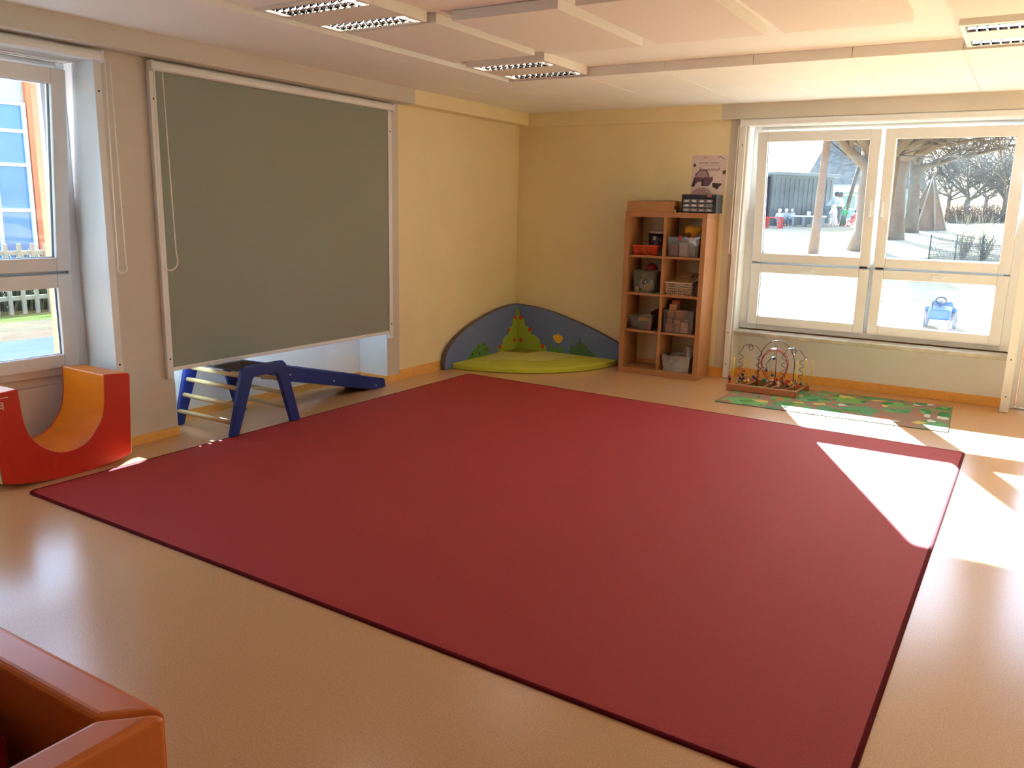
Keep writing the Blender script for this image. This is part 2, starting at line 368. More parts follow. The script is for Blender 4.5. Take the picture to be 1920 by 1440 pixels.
# ------------------------------------------------------------------ roller blinds
M_chain = mat('white_plastic_chain', (248, 244, 236), 0.4)
M_blind = mat('grey_green_blind_fabric', (152, 160, 149), 0.85, 0.03, 400, 0.1, 700, spec=0.2)
def chain_loop(a, b, zt, zb, out, axis):
    """slack loop of bead chain between two ends a,b (along the wall)"""
    pts = [(a, zt)]; n = 12; r = abs(b-a)/2*2.0; mid = (a+b)/2
    pts.append((mid-r*0.85, zb+r*2.2))
    for k in range(n+1):
        an = PI + PI*k/n; pts.append((mid+r*math.cos(an), zb+r+r*math.sin(an)))
    pts += [(mid+r*0.85, zb+r*2.2), (b, zt)]
    return [(out, u, v) if axis == 'x' else (u, out, v) for u, v in pts]
def blind(name, label, axis, a0, a1, rails, zr, fabric_z=None, chain=None):
    """axis 'x': on left wall, running along y; axis 'y': on back wall, running along x"""
    def B(m, u0, u1, d0, d1, z0, z1):
        return m.box(d0, d1, u0, u1, z0, z1) if axis == 'x' else m.box(u0, u1, -d1, -d0, z0, z1)
    t = thing(name, label, 'roller blind', (0, a0, 0.4) if axis == 'x' else (a0, 0, 0.0))
    prof = [(0.0, 2.246), (0.05, 2.246), (0.058, 2.253), (0.06, 2.275), (0.056, 2.292), (0.044, 2.302), (0.0, 2.302)]
    if axis == 'x': add('cassette', MB().prism([(p, q) for p, q in prof], a0+0.02, a1-0.02, 'y'), M_rail, t)
    else: add('cassette', MB().prism([(-p, q) for p, q in prof], a0+0.02, a1-0.02, 'x'), M_rail, t)
    for u0, u1 in ((a0, a0+0.02), (a1-0.02, a1)): add('end_cap', B(MB(), u0, u1, 0.0, 0.062, 2.238, 2.303), M_rail, t, bevel=0.008)
    for u0, u1 in rails:
        r = add('side_rail', B(MB(), u0, u1, 0.0, 0.03, zr, 2.246), M_rail, t, bevel=0.003)
        um = (u0+u1)/2
        for zz in (2.08, max(zr, 0.3)+0.12, zr+0.12):
            add('screw', B(MB(), um-0.005, um+0.005, 0.029, 0.032, zz, zz+0.01), M_gasket, r)
    if fabric_z:
        z0 = fabric_z; f0, f1 = rails[0][1]-0.004, rails[1][0]+0.004
        add('fabric', B(MB(), f0, f1, 0.016, 0.019, z0, 2.255), M_blind, t, label='grey green blackout fabric')
        add('bounce_backing', B(MB(), f0, f1, 0.013, 0.0158, z0, 2.255), M_rail, t, label='added white back layer bouncing light into the niche')  # unseen white layer, added to reflect daylight onto the apron
        add('bottom_bar', B(MB(), f0+0.004, f1-0.004, 0.01, 0.026, z0-0.022, z0+0.004), M_rail, t, bevel=0.003)
    if chain:
        c0, c1, zb = chain
        add('bead_chain', MB().tube(chain_loop(c0, c1, 2.25, zb, 0.066 if axis == 'x' else -0.066, axis), 0.004, 6), M_chain, t)
    return t
blind('roller_blind', 'rolled-up white blind over the window at the left picture edge', 'x', -6.80, -4.548, ((-6.8, -6.755), (-4.602, -4.557)), 0.40, None, (-4.553, -4.523, 1.07))
blind('roller_blind', 'lowered roller blind with grey green fabric covering the window behind the climbing frame', 'x', -4.255, -2.035, ((-4.255, -4.212), (-2.09, -2.045)), 0.385, 0.448, (-4.247, -4.19, 1.07))
blind('roller_blind', 'rolled-up white blind over the wide back window beside the shelf', 'y', 2.285, 4.615, ((2.29, 2.337), (4.53, 4.592)), 0.004, None, (2.282, 2.296, 1.14))

# ------------------------------------------------------------------ ceiling lamps and acoustic panels
M_lamp = mat('lamp_white_enamel', (232, 226, 216), 0.5)
M_mirror = mat('lamp_mirror_louvre', (235, 235, 238), 0.05, 0.02, 6, metal=1.0)
M_tube = mat('fluorescent_tube_glass', (238, 238, 236), 0.3)
LS = 0.62
M_tube_glow = mat('tube_with_added_glow', (255, 246, 236), 0.3, emit=10.0)  # glow added to make the louvres bright, in place of reflected light
def lamp(label, x0, y0, add_glow=True):
    zb = 2.44
    t = thing('ceiling_lamp', label, 'lamp', (x0, y0, zb), group='square louvred ceiling lamps', local=True)
    st = ((0.045, 0.195), (0.445, 0.595))       # two louvre slots in y
    hz = HC-zb
    b = MB().box(0, LS, 0, st[0][0], 0, hz).box(0, LS, st[0][1], st[1][0], 0, hz).box(0, LS, st[1][1], LS, 0, hz)
    for a, c in st: b.box(0, 0.025, a, c, 0, hz).box(LS-0.025, LS, a, c, 0, hz).box(0.025, LS-0.025, a, c, hz-0.004, hz)
    add('housing', b, M_lamp, t, bevel=0.003)
    for a, c in st:
        m = (a+c)/2; hw = (c-a)/4
        lv = add('louvre', MB().box(0.025, LS-0.025, m-0.003, m+0.003, 0.0, 0.02), M_mirror, t)
        for yc in (a+hw, m+hw):
            # parabolic reflector trough above each lamp tube
            pr = [(yc+hw*math.cos(an)*0.98, 0.0+0.048*math.sin(an)) for an in [PI*k/12 for k in range(13)]]
            mb = MB()
            for (u0, v0), (u1, v1) in zip(pr[:-1], pr[1:]):
                mb._add([(0.025, u0, v0), (LS-0.025, u0, v0), (LS-0.025, u1, v1), (0.025, u1, v1)], [(0, 1, 2, 3)], 0, True)
            add('reflector', mb, M_mirror, lv)
            add('tube', MB().tube([(0.03, yc, 0.036), (LS-0.03, yc, 0.036)], 0.008, 8), M_tube_glow if add_glow else M_tube, lv)
        n = 12
        for k in range(1, n):
            xx = 0.025+(LS-0.05)*k/n
            poly = [(xx-0.005, 0.0), (xx+0.005, 0.0), (xx+0.0015, 0.02), (xx-0.0015, 0.02)]
            add('louvre_blade', MB().prism(poly, a+0.002, c-0.002, 'y'), M_mirror, lv)
    return t
lamp('square ceiling lamp with bright louvres, nearest the top left', 1.112, -4.41)
lamp('square ceiling lamp in the raised field\'s far corner before the yellow wall', 1.112, -2.545)
lamp('square ceiling lamp with dull grey louvres at the right picture edge', 4.13, -2.545, False)
M_panel = mat('acoustic_panel_fleece', (238, 234, 226), 0.95, 0.01, 60, 0.06, 300, spec=0.1)
pn = [('white acoustic ceiling panel between the two left lamps', 1.13, -3.75), ('white acoustic ceiling panel second from the left beside the lamps', 1.86, -3.745),
      ('white acoustic ceiling panel third from the left', 2.585, -3.75), ('white acoustic ceiling panel fourth from the left, nearly washed out', 3.31, -3.75), ('white acoustic ceiling panel in front of the right lamp', 4.13, -3.73),
      ('white acoustic ceiling panel at the top edge above the nearest lamp', 1.13, -5.46)]
for lb, x, y in pn:
    top('acoustic_panel', MB().box(x, x+0.63, y, y+1.035, 2.442, HC-0.001), M_panel, lb, 'panel', group='acoustic panels in the raised ceiling', bevel=0.004)

# ------------------------------------------------------------------ big rug
M_rug = mat('red_loop_carpet', (174, 58, 56), 0.65, 0.16, 220, 0.5, 420, spec=0.22)
M_bind = mat('dark_red_binding', (98, 18, 22), 0.9, 0.1, 150, 0.3, 300, spec=0.1)
q = [(0.337, -5.348), (4.357, -5.452), (4.388, -1.535), (0.345, -1.36)]
t = thing('rug', 'large square dark red carpet in the middle of the floor', 'rug', (2.36, -3.4, 0.0))
outer = round_poly(q, 0.05); ctr = Vector((2.36, -3.42))
inner = []
qi = [(0.337+0.016, -5.348+0.016), (4.357-0.016, -5.452+0.016), (4.388-0.016, -1.535-0.016), (0.345+0.016, -1.36-0.016)]
inner = round_poly(qi, 0.042)
add('pile', MB().prism(inner, 0.0005, 0.009, 'z'), M_rug, t)
n = len(outer); bm_ = MB()
vs = [(x, y, 0.0005) for x, y in outer] + [(x, y, 0.008) for x, y in outer] + [(x*0.5+a*0.5, y*0.5+b*0.5, 0.0105) for (x, y), (a, b) in zip(outer, inner)] + [(x, y, 0.009) for x, y in inner]
fs = []
for i in range(n):
    j = (i+1) % n
    for k in range(3): fs.append((k*n+i, k*n+j, (k+1)*n+j, (k+1)*n+i))
bm_._add(vs, fs, 0, True)
add('binding', bm_, M_bind, t, label='darker red stitched edging')

# ------------------------------------------------------------------ foam rocker
M_red = mat('red_vinyl', (204, 44, 18), 0.38, 0.03, 6, 0.03, 30)
M_orange = mat('orange_vinyl', (240, 138, 14), 0.36, 0.04, 6, 0.03, 30)
M_cream = mat('cream_vinyl', (226, 204, 164), 0.45, 0.03, 6)
o_ = [(-4.82, .529), (-4.672, .516), (-4.664, .503), (-4.69, .041), (-4.763, .02), (-4.878, .004), (-5.043, .0), (-5.193, .006), (-5.316, .023), (-5.41, .047), (-5.452, .505), (-5.444, .518), (-5.294, .527)]
in_ = [(-5.292, .525), (-5.288, .446), (-5.281, .37), (-5.265, .294), (-5.231, .235), (-5.178, .183), (-5.106, .146), (-5.028, .141), (-4.945, .168), (-4.889, .226), (-4.848, .291), (-4.828, .384), (-4.82, .529)]
def spline(p, n=4):
    out = []; q = [p[0]] + list(p) + [p[-1]]
    for i in range(1, len(q)-2):
        for k in range(n):
            t_ = k/n; out.append(tuple(0.5*(2*q[i][j]+(q[i+1][j]-q[i-1][j])*t_+(2*q[i-1][j]-5*q[i][j]+4*q[i+1][j]-q[i+2][j])*t_**2+(3*q[i][j]-q[i-1][j]-3*q[i+1][j]+q[i+2][j])*t_**3) for j in (0, 1)))
    return out+[tuple(p[-1])]
in_ = spline(in_, 3)
o_ = o_[:3] + spline(o_[3:10], 3) + o_[10:]
prof = o_[1:-1] + [o_[-1]] + in_[1:]        # closed U profile (y,z)
xf, xb = 0.25, -0.16
t = thing('foam_rocker', 'red and orange U-shaped foam rocker below the left window', 'soft toy', (0.05, -5.05, 0.0))
b = MB(); b.prism(prof, xb, xf-0.004, 'x', smooth=False)
core = add('cushion', b, M_orange, t, label='orange vinyl inside and armrest tops', bevel=0.008)
add('front_cover', MB().prism(prof, xf-0.008, xf, 'x'), M_red, t, label='red vinyl side', bevel=0.003)
add('rear_cover', MB().prism(prof, xb-0.006, xb+0.002, 'x'), M_red, t, label='red vinyl side', bevel=0.003)
for pa, pb in ((o_[2], o_[3]), (o_[-4], o_[-3])):
    s_ = 1 if pa[0] > -5 else -1
    add('end_cover', MB().prism([pa, pb, (pb[0]+0.006*s_, pb[1]), (pa[0]+0.006*s_, pa[1])], xb+0.004, xf-0.006, 'x'), M_cream, t, label='cream vinyl end')
lo = MB()
lo.tube([(xf+0.001, -5.395+0.022*math.cos(a), 0.452+0.022*math.sin(a)) for a in [0.3+0.5*k for k in range(10)]], 0.0035, 6)
lo.tube([(xf+0.001, -5.375, 0.452+0.02*math.cos(a)) for a in [0.4*k for k in range(8)]], 0.0035, 6)
lo.tube([(xf+0.001, -5.388+0.014*math.cos(a), 0.45+0.008*math.sin(a)) for a in [0.5*k for k in range(12)]], 0.003, 6).box(xf, xf+0.0015, -5.43, -5.345, 0.492, 0.496)
add('logo', lo, mat('pale_print', (235, 200, 190), 0.6), t, label='pale round maker emblem with a line above')

# ------------------------------------------------------------------ climbing frame and slide
M_blue = mat('blue_painted_board', (18, 44, 124), 0.42, 0.06, 5, 0.03, 40)
M_rung = mat('beech_rung', (206, 178, 128), 0.45, 0.1, 8, stretch=(2, 30, 30))
M_dark = mat('dark_rubber_mat', (62, 48, 40), 0.8, 0.08, 30)
t = thing('climbing_frame', 'blue wooden toddler climbing frame with beech rungs beside the rug', 'climbing frame', (0.08, -3.76, 0.0))
fo = [(-4.068, 0.0), (-4.0, 0.0), (-3.868, 0.366), (-3.846, 0.377), (-3.674, 0.377), (-3.652, 0.366), (-3.545, 0.0), (-3.462, 0.0), (-3.578, 0.425), (-3.602, 0.45), (-3.928, 0.455), (-3.955, 0.43)]
for x0 in (0.335, -0.215):
    add('side_frame', MB().prism([(u, max(v, 0.0112) if x0 > 0 else v) for u, v in fo], x0, x0+0.032, 'x'), M_blue, t, bevel=0.006)
for yy, zz in ((-4.028, 0.098), (-3.99, 0.205), (-3.955, 0.308), (-3.918, 0.384), (-3.505, 0.098), (-3.54, 0.205), (-3.575, 0.308), (-3.60, 0.384)):
    add('rung', MB().tube([(-0.214, yy, zz), (0.345, yy, zz)], 0.0155, 12), M_rung, t)
add('platform', MB().box(-0.184, 0.336, -3.9, -3.63, 0.402, 0.418), M_dark, t, label='dark platform board', bevel=0.004)
t = thing('slide', 'low blue slide ramp hooked onto the climbing frame, ending before the yellow wall', 'slide', (-0.09, -2.9, 0.0))
sl_ = [(-3.555, 0.28), (-3.548, 0.385), (-3.525, 0.388), (-2.262, 0.078), (-2.245, 0.062), (-2.238, 0.004), (-2.262, 0.0), (-2.38, 0.0)]
for x0 in (0.078, -0.178):
    r_ = add('side_rail', MB().prism(sl_, x0, x0+0.024, 'x'), M_blue, t, bevel=0.004)
    if x0 > 0:
        for yy, zz in ((-3.3, 0.27), (-2.85, 0.15), (-2.36, 0.035)): add('screw', MB().ball((0.103, yy, zz), 0.007, 8), M_rail, r_)
add('slide_bed', MB().prism([(-3.55, 0.325), (-3.55, 0.340), (-2.26, 0.022), (-2.26, 0.008)], -0.154, 0.078, 'x'), mat('slide_board_dark_blue', (22, 42, 110), 0.3), t)

# ------------------------------------------------------------------ padded corner seat
M_bl = mat('blue_cover_fabric', (116, 136, 186), 0.7, 0.05, 40, 0.1, 300, spec=0.2)
M_edge = mat('grey_brown_edge_fabric', (110, 96, 96), 0.8, 0.05, 40)
M_gr = mat('lime_cover_fabric', (196, 202, 74), 0.6, 0.04, 10, 0.1, 200, spec=0.25)
M_gr2 = mat('pale_lime_cover_fabric', (208, 204, 112), 0.6, 0.04, 10)
M_tree = mat('leaf_green_applique', (168, 192, 70), 0.75)
M_bush = mat('bush_green_applique', (98, 150, 80), 0.75)
M_dgr = mat('dark_green_applique', (40, 84, 52), 0.75)
M_shrub = mat('muted_green_applique', (84, 128, 96), 0.75)
M_apple = mat('red_applique', (222, 62, 38), 0.75)
M_tul = mat('yellow_applique', (248, 190, 60), 0.75)
bl = thing('corner_backrest', 'blue padded corner backrest with appliqued trees and flowers', 'cushion', (0.3, -0.3, 0.0))
TH = 0.055
# side along left wall (u = distance from corner), then along back wall
cl = [(0.014, 0.0), (1.345, 0.0), (1.352, 0.06), (1.325, 0.15), (1.262, 0.217), (1.15, 0.29), (1.01, 0.350), (0.82, 0.412), (0.63, 0.460), (0.42, 0.498), (0.22, 0.517), (0.08, 0.519), (0.014, 0.518)]
cr = [(0.014, 0.0), (1.30, 0.0), (1.32, 0.1), (1.29, 0.19), (1.203, 0.235), (1.07, 0.29), (0.928, 0.343), (0.8, 0.383), (0.671, 0.421), (0.54, 0.456), (0.408, 0.485), (0.27, 0.505), (0.14, 0.515), (0.014, 0.518)]
e = 0.014
pl = add('panel', MB().prism([(-u, v) for u, v in cl], e, e+TH, 'x', 0, 1), [M_bl, M_edge], bl, bevel=0.012, seg=3)
pr_ = add('panel', MB().prism([(u, v) for u, v in cr], -e-TH, -e, 'y', 0, 1), [M_bl, M_edge], bl, bevel=0.012, seg=3)
def onL(poly, m, par, h=0.003, k=0, lb=None): return add('applique', MB().prism([(-u, v) for u, v in poly], e+TH-0.001, e+TH+h, 'x'), m, par, lb)
def onR(poly, m, par, h=0.003, lb=None): return add('applique', MB().prism([(u, v) for u, v in poly], -e-TH-h, -e-TH+0.001, 'y'), m, par, lb)
def scallop(anchors, r=0.03):
    """tree outline from the spine at u0 outwards, lobed"""
    out = []
    for (a, b), (c, d) in zip(anchors[:-1], anchors[1:]):
        for k in range(6):
            tt = k/6; bul = math.sin(PI*tt)*r
            dx, dz = c-a, d-b; L = math.hypot(dx, dz); out.append((a+dx*tt+dz/L*bul*-1*-1, b+dz*tt+dx/L*bul*-1*-1 if False else b+dz*tt - dx/L*bul*-1))
    out.append(anchors[-1]); return out
tree_half = [(0.070, 0.50), (0.085, 0.44), (0.10, 0.395), (0.135, 0.37), (0.15, 0.335), (0.142, 0.30), (0.19, 0.285), (0.215, 0.25), (0.208, 0.215), (0.26, 0.20), (0.30, 0.165), (0.295, 0.13), (0.345, 0.12), (0.37, 0.085), (0.37, 0.04), (0.070, 0.04)]
tree_half = [(0.07+(u_-0.07)*1.22, v_) for u_, v_ in tree_half]
onL([(a+0.0, b) for a, b in tree_half], M_tree, pl, lb='green scalloped tree half'); onR(tree_half, M_tree, pr_, lb='green scalloped tree half')
def disc(u, v, ru, rv, n=14): return [(u+ru*math.cos(2*PI*k/n), v+rv*math.sin(2*PI*k/n)) for k in range(n)]
for u, v in ((0.115, 0.375), (0.235, 0.26), (0.125, 0.14), (0.40, 0.10)):
    onL(disc(u, v, 0.02, 0.022), M_apple, pl, 0.005, lb='red dot'); onR(disc(u*0.97, v, 0.02, 0.022), M_apple, pr_, 0.005, lb='red dot')
onL([(0.62, 0.04), (0.60, 0.11), (0.64, 0.15), (0.68, 0.165), (0.74, 0.19), (0.82, 0.18), (0.86, 0.14), (0.92, 0.12), (0.96, 0.085), (1.0, 0.04)], M_bush, pl, lb='green bush')
for u, v in ((0.7, 0.165), (0.8, 0.15), (0.66, 0.11), (0.78, 0.085), (0.9, 0.09)): onL(disc(u, v, 0.013, 0.013), M_dgr, pl, 0.005, lb='dark green dot')
onR([(0.505, 0.225), (0.54, 0.235), (0.562, 0.25), (0.585, 0.235), (0.625, 0.22), (0.615, 0.18), (0.585, 0.155), (0.56, 0.152), (0.535, 0.165), (0.512, 0.195)], M_tul, pr_, lb='yellow tulip')
onR([(0.46, 0.15), (0.49, 0.12), (0.53, 0.09), (0.55, 0.08), (0.554, 0.15), (0.564, 0.15), (0.57, 0.08), (0.61, 0.11), (0.64, 0.14), (0.63, 0.08), (0.6, 0.04), (0.48, 0.04)], M_bush, pr_, lb='tulip leaves')
onR([(0.70, 0.04), (0.70, 0.10), (0.73, 0.15), (0.77, 0.14), (0.80, 0.18), (0.82, 0.24), (0.84, 0.18), (0.88, 0.17), (0.92, 0.12), (0.97, 0.09), (1.02, 0.05), (1.02, 0.04)], M_shrub, pr_, lb='muted green shrub')
a0 = e+TH+0.002; R_ = 1.17
arc = [(a0+R_*math.sin(PI/2*k/20)*1.0, -a0-R_*math.cos(PI/2*k/20)) for k in range(21)]
ms = thing('floor_cushion', 'lime green quarter-round floor cushion lying before the blue corner backrest', 'cushion', (0.4, -0.4, 0.0))
add('cover', MB().prism([(a0, -a0)] + arc, 0.001, 0.055, 'z'), M_gr, ms, bevel=0.012, seg=3)
arc2 = [(a0+0.02+0.78*math.sin(PI/2*k/16)*(1+0.06*math.sin(k*0.9)), -a0-0.02-0.78*math.cos(PI/2*k/16)*(1+0.06*math.sin(k*0.9))) for k in range(17)]
add('path_applique', MB().prism(arc2[1:-1] + [(a0+0.36, -a0-0.03), (a0+0.3, -a0-0.26), (a0+0.03, -a0-0.34)], 0.053, 0.058, 'z'), M_gr2, ms, label='paler lime curved patch')
add('corner_patch', MB().prism([(a0+0.03, -a0-0.03), (a0+0.03, -a0-0.3), (a0+0.27, -a0-0.22), (a0+0.32, -a0-0.03)], 0.053, 0.0575, 'z'), mat('olive_cover_fabric', (140, 138, 36), 0.65), ms, label='olive patch in the corner')  # darker olive patch in the cushion's inner corner

# ------------------------------------------------------------------ shelf unit
M_beech = mat('beech_veneer', (178, 126, 82), 0.5, 0.07, 5, 0.02, 60, stretch=(12, 12, 1.5))
SX0, SX1, SYF, SYB = 1.375, 2.152, -0.345, -0.02
t = thing('shelf_unit', 'tall beech cube shelf with eight compartments against the yellow wall', 'shelf', ((SX0+SX1)/2, (SYF+SYB)/2, 0.0))
for x0, x1 in ((SX0, SX0+0.045), (SX1-0.045, SX1)): add('side_panel', MB().box(x0, x1, SYF, SYB, 0, 1.447), M_beech, t, bevel=0.002)
add('top_panel', MB().box(SX0, SX1, SYF, SYB, 1.4475, 1.492), M_beech, t, bevel=0.002)
add('bottom_panel', MB().box(SX0+0.0455, SX1-0.0455, SYF, SYB, 0.0, 0.052), M_beech, t, bevel=0.002)
add('divider', MB().box(1.752, 1.777, SYF+0.003, SYB, 0.0525, 1.447), M_beech, t, bevel=0.001)
CZ = [0.052, 0.412, 0.757, 1.102]
for zz in CZ[1:]:
    for x0, x1 in ((SX0+0.0455, 1.7515), (1.7775, SX1-0.0455)): add('shelf_board', MB().box(x0, x1, SYF+0.003, SYB, zz-0.020, zz), M_beech, t, bevel=0.001)

M_clear = glass_mat('clear_plastic', (0.96, 0.96, 0.95), 0.8, 0.07)
def tapered_shell(m, x0, x1, y0, y1, z0, z1, tp, th=0.002, mi=0, lip=0.0):
    """open box with sloping walls, wider at the top by tp"""
    cx, cy = (x0+x1)/2, (y0+y1)/2
    def ring(z, off, k):
        f = (z-z0)/(z1-z0); d = -tp*(1-f)-off+k
        return [(x0-d, y0-d, z), (x1+d, y0-d, z), (x1+d, y1+d, z), (x0-d, y1+d, z)]
    a = ring(z0, 0, 0); b = ring(z1, 0, 0); c = ring(z1, 0, lip); d = ring(z1-0.006, 0, lip)
    e2 = ring(z1, th, 0); f2 = ring(z0+th, th, 0)
    vs = a+b+e2+f2; n = 4; fs = [(3, 2, 1, 0), (12, 13, 14, 15)]
    for i in range(4):
        j = (i+1) % 4
        fs += [(i, j, 4+j, 4+i), (4+i, 4+j, 8+j, 8+i), (8+j, 12+j, 12+i, 8+i)] if False else [(i, j, 4+j, 4+i), (4+i, 4+j, 8+j, 8+i), (8+i, 8+j, 12+j, 12+i)]
    m._add(vs, fs, mi)
    if lip:
        o1 = ring(z1, 0, lip); o0 = ring(z1-0.008, 0, lip); i1 = ring(z1, 0, -0.001); i0 = ring(z1-0.008, 0, -0.001)
        vs = o0+o1+i1+i0; fs = []
        for i in range(4):
            j = (i+1) % 4
            fs += [(i, j, 4+j, 4+i), (4+i, 4+j, 8+j, 8+i), (8+i, 8+j, 12+j, 12+i), (12+i, 12+j, j, i)]
        m._add(vs, fs, mi)
    return m
def plastic_box(label, x0, x1, y0, y1, z0, h, tp=0.012, m=None, name='storage_box'):
    t = thing(name, label, 'box', ((x0+x1)/2, (y0+y1)/2, z0))
    add('tub', tapered_shell(MB(), x0, x1, y0, y1, z0+0.001, z0+h-0.008, tp), m or M_clear, t)
    rim = MB()
    for k, (a, b, c, d) in enumerate(((x0-0.007, x1+0.007, y0-0.007, y0+0.001), (x0-0.007, x1+0.007, y1-0.001, y1+0.007), (x0-0.007, x0+0.001, y0+0.001, y1-0.001), (x1-0.001, x1+0.007, y0+0.001, y1-0.001))):
        rim.box(a, b, c, d, z0+h-0.010, z0+h)
    add('rim', rim, m or M_clear, t)
    return t
def holed_basket(label, x0, x1, y0, y1, z0, h, m, cols, rows, tp, name='basket'):
    """woven-look plastic basket: solid floor and rim, lattice walls"""
    t = thing(name, label, 'basket', ((x0+x1)/2, (y0+y1)/2, z0))
    def P(u, side, z):
        f = (z-z0)/h; d = tp*(1-f)
        a0, a1, b0, b1 = x0+d, x1-d, y0+d, y1-d
        return {0: (a0+(a1-a0)*u, b0, z), 1: (a1, b0+(b1-b0)*u, z), 2: (a1-(a1-a0)*u, b1, z), 3: (a0, b1-(b1-b0)*u, z)}[side]
    w = MB()
    for sd in range(4):
        nc = cols if sd in (0, 2) else max(4, int(cols*(y1-y0)/(x1-x0)))
        for i in range(nc+1): w.tube([P(i/nc, sd, z0+0.002), P(i/nc, sd, z0+h)], 0.0022, 4)
        for j in range(rows+1):
            z = z0+0.004+(h-0.008)*j/rows; w.tube([P(0, sd, z), P(1, sd, z)], 0.0026, 4)
    add('lattice_wall', w, m, t)
    d = tp
    add('base', MB().box(x0+d, x1-d, y0+d, y1-d, z0+0.001, z0+0.005), m, t)
    r = MB()
    for a, b, c, dd in ((x0-0.004, x1+0.004, y0-0.004, y0+0.004), (x0-0.004, x1+0.004, y1-0.004, y1+0.004), (x0-0.004, x0+0.004, y0+0.004, y1-0.004), (x1-0.004, x1+0.004, y0+0.004, y1-0.004)): r.box(a, b, c, dd, z0+h-0.007, z0+h+0.001)
    add('rim', r, m, t)
    return t
M_obask = mat('orange_plastic', (232, 78, 36), 0.45)
M_wbask = mat('white_plastic_basket', (216, 190, 166), 0.5)
# row 1 (top)
z = CZ[3]
holed_basket('orange lattice basket in the top left compartment', 1.462, 1.695, -0.338, -0.235, z, 0.088, M_obask, 16, 4, 0.014)
for k, (x, y, rr, c) in enumerate(((1.51, -0.288, 0.022, (70, 60, 60)), (1.56, -0.286, 0.026, (120, 92, 70)), (1.62, -0.288, 0.024, (50, 46, 60)))):
    top('toy_ball', MB().ball((x, y, z+0.006+rr), rr, 10), mat('toy_ball_%d' % k, c, 0.5), ['dark small ball at the left in the orange basket', 'brown small ball in the middle of the orange basket', 'navy small ball at the right in the orange basket'][k], 'ball', group='small balls in the orange basket')
t = thing('toy_tub', 'dark blue round tub with white lid behind the orange basket', 'tub', (1.632, -0.117, z))
M_navy = mat('navy_printed_card', (22, 30, 52), 0.4, 0.1, 10)
add('tub', MB().lathe([(0.098, 0.001), (0.104, 0.20)], (1.632, -0.117, z), 28), M_navy, t)
add('lid', MB().lathe([(0.109, 0.197), (0.111, 0.213), (0.10, 0.219), (0.0, 0.219)], (1.632, -0.117, z), 28), mat('white_lid', (206, 200, 196), 0.4), t)
def on_tub(poly, m, nm, lb, h=0.0015):
    mb = MB(); vs = []; cx, cy = 1.632, -0.117
    for a, zz in poly:
        r = 0.0985+0.006*(zz/0.2)+h; vs.append((cx+r*math.cos(a), cy+r*math.sin(a), z+zz))
    n = len(vs); mb._add(vs + [(cx, cy-0.02, z+sum(p[1] for p in poly)/n)], [], 0)
    c = (sum(p[0] for p in poly)/n, sum(p[1] for p in poly)/n); r = 0.0985+0.006*(c[1]/0.2)+h+0.0006
    mb.v[-1] = (cx+r*math.cos(c[0]), cy+r*math.sin(c[0]), z+c[1])
    mb.f = [[i, (i+1) % n, n] for i in range(n)]; mb.m = [0]*n; mb.sm = [True]*n
    add(nm, mb, m, t, lb)
a_ = -PI/2-0.12
on_tub([(a_+0.17*math.cos(k*PI/8), 0.155+0.018*math.sin(k*PI/8)) for k in range(16)], mat('white_print', (210, 206, 204), 0.5), 'label', 'white oval label')
for k in range(3):
    on_tub([(a_-0.09+0.07*k+0.022*u, 0.155+0.006*v) for u, v in ((-1, -1), (1, -1), (1, 1), (-1, 1))], M_navy, 'label_letter', None, 0.004)
for u, v, ru, rv, c in ((-0.35, 0.115, 0.11, 0.014, (170, 36, 50)), (-0.3, 0.082, 0.3, 0.012, (190, 140, 100)), (0.0, 0.075, 0.16, 0.024, (120, 48, 50)), (0.3, 0.095, 0.12, 0.02, (130, 50, 60)), (0.55, 0.14, 0.14, 0.022, (104, 50, 60)), (0.5, 0.09, 0.16, 0.01, (104, 60, 72))):
    on_tub([(a_+u+ru*math.cos(j*PI/5), v+rv*math.sin(j*PI/5)) for j in range(10)], mat('tub_print_%d' % int(c[0]+c[1]), c, 0.5), 'picture_print', None)
top('dark_box', MB().box(1.703, 1.745, -0.325, -0.24, z+0.0005, z+0.075), mat('black_card', (34, 30, 32), 0.6), 'small black box squeezed between orange basket and shelf divider', 'box', bevel=0.003)
bx = plastic_box('clear plastic box carrying the yellow plush in the top right compartment', 1.797, 2.088, -0.335, -0.055, z, 0.18, 0.008)
zi = z+0.006
top('toy_block', MB().box(1.815, 1.885, -0.30, -0.20, zi, zi+0.10), mat('dusky_pink_plastic', (150, 108, 112), 0.5), 'dusky pink block at the left inside the clear box below the plush', 'toy', bevel=0.004)
top('toy_house', MB().box(1.90, 1.975, -0.31, -0.24, zi, zi+0.12).box(1.905, 1.97, -0.312, -0.309, zi+0.07, zi+0.11), mat('pale_grey_plastic', (212, 200, 200), 0.35), 'pale grey toy house in the middle of the clear box below the plush', 'toy', bevel=0.004)
top('folded_card', MB().prism([(1.985, zi+0.125), (2.035, zi+0.12), (2.03, zi+0.01)], -0.317, -0.312, 'y'), mat('pale_blue_card', (196, 208, 206), 0.6), 'pale triangular card behind the clear box front', 'card')
top('toy_block', MB().box(2.04, 2.078, -0.29, -0.22, zi, zi+0.09), mat('brown_plastic', (104, 62, 56), 0.5), 'brown block at the right inside the clear box below the plush', 'toy', bevel=0.004)
top('toy_ball', MB().ball((2.043, -0.175, zi+0.125), 0.04, 16), mat('beige_ball', (214, 168, 98), 0.6), 'beige ball sticking out of the clear box below the plush', 'ball')
t = thing('plush_toy', 'yellow plush toy lying on the clear box in the top right compartment', 'plush', (1.97, -0.22, z+0.181))
M_pl = mat('yellow_plush', (240, 186, 52), 0.95, 0.08, 40, 0.4, 120, sheen=0.3); M_pl2 = mat('brown_plush', (142, 74, 28), 0.95, 0.08, 40)
zp = z+0.181
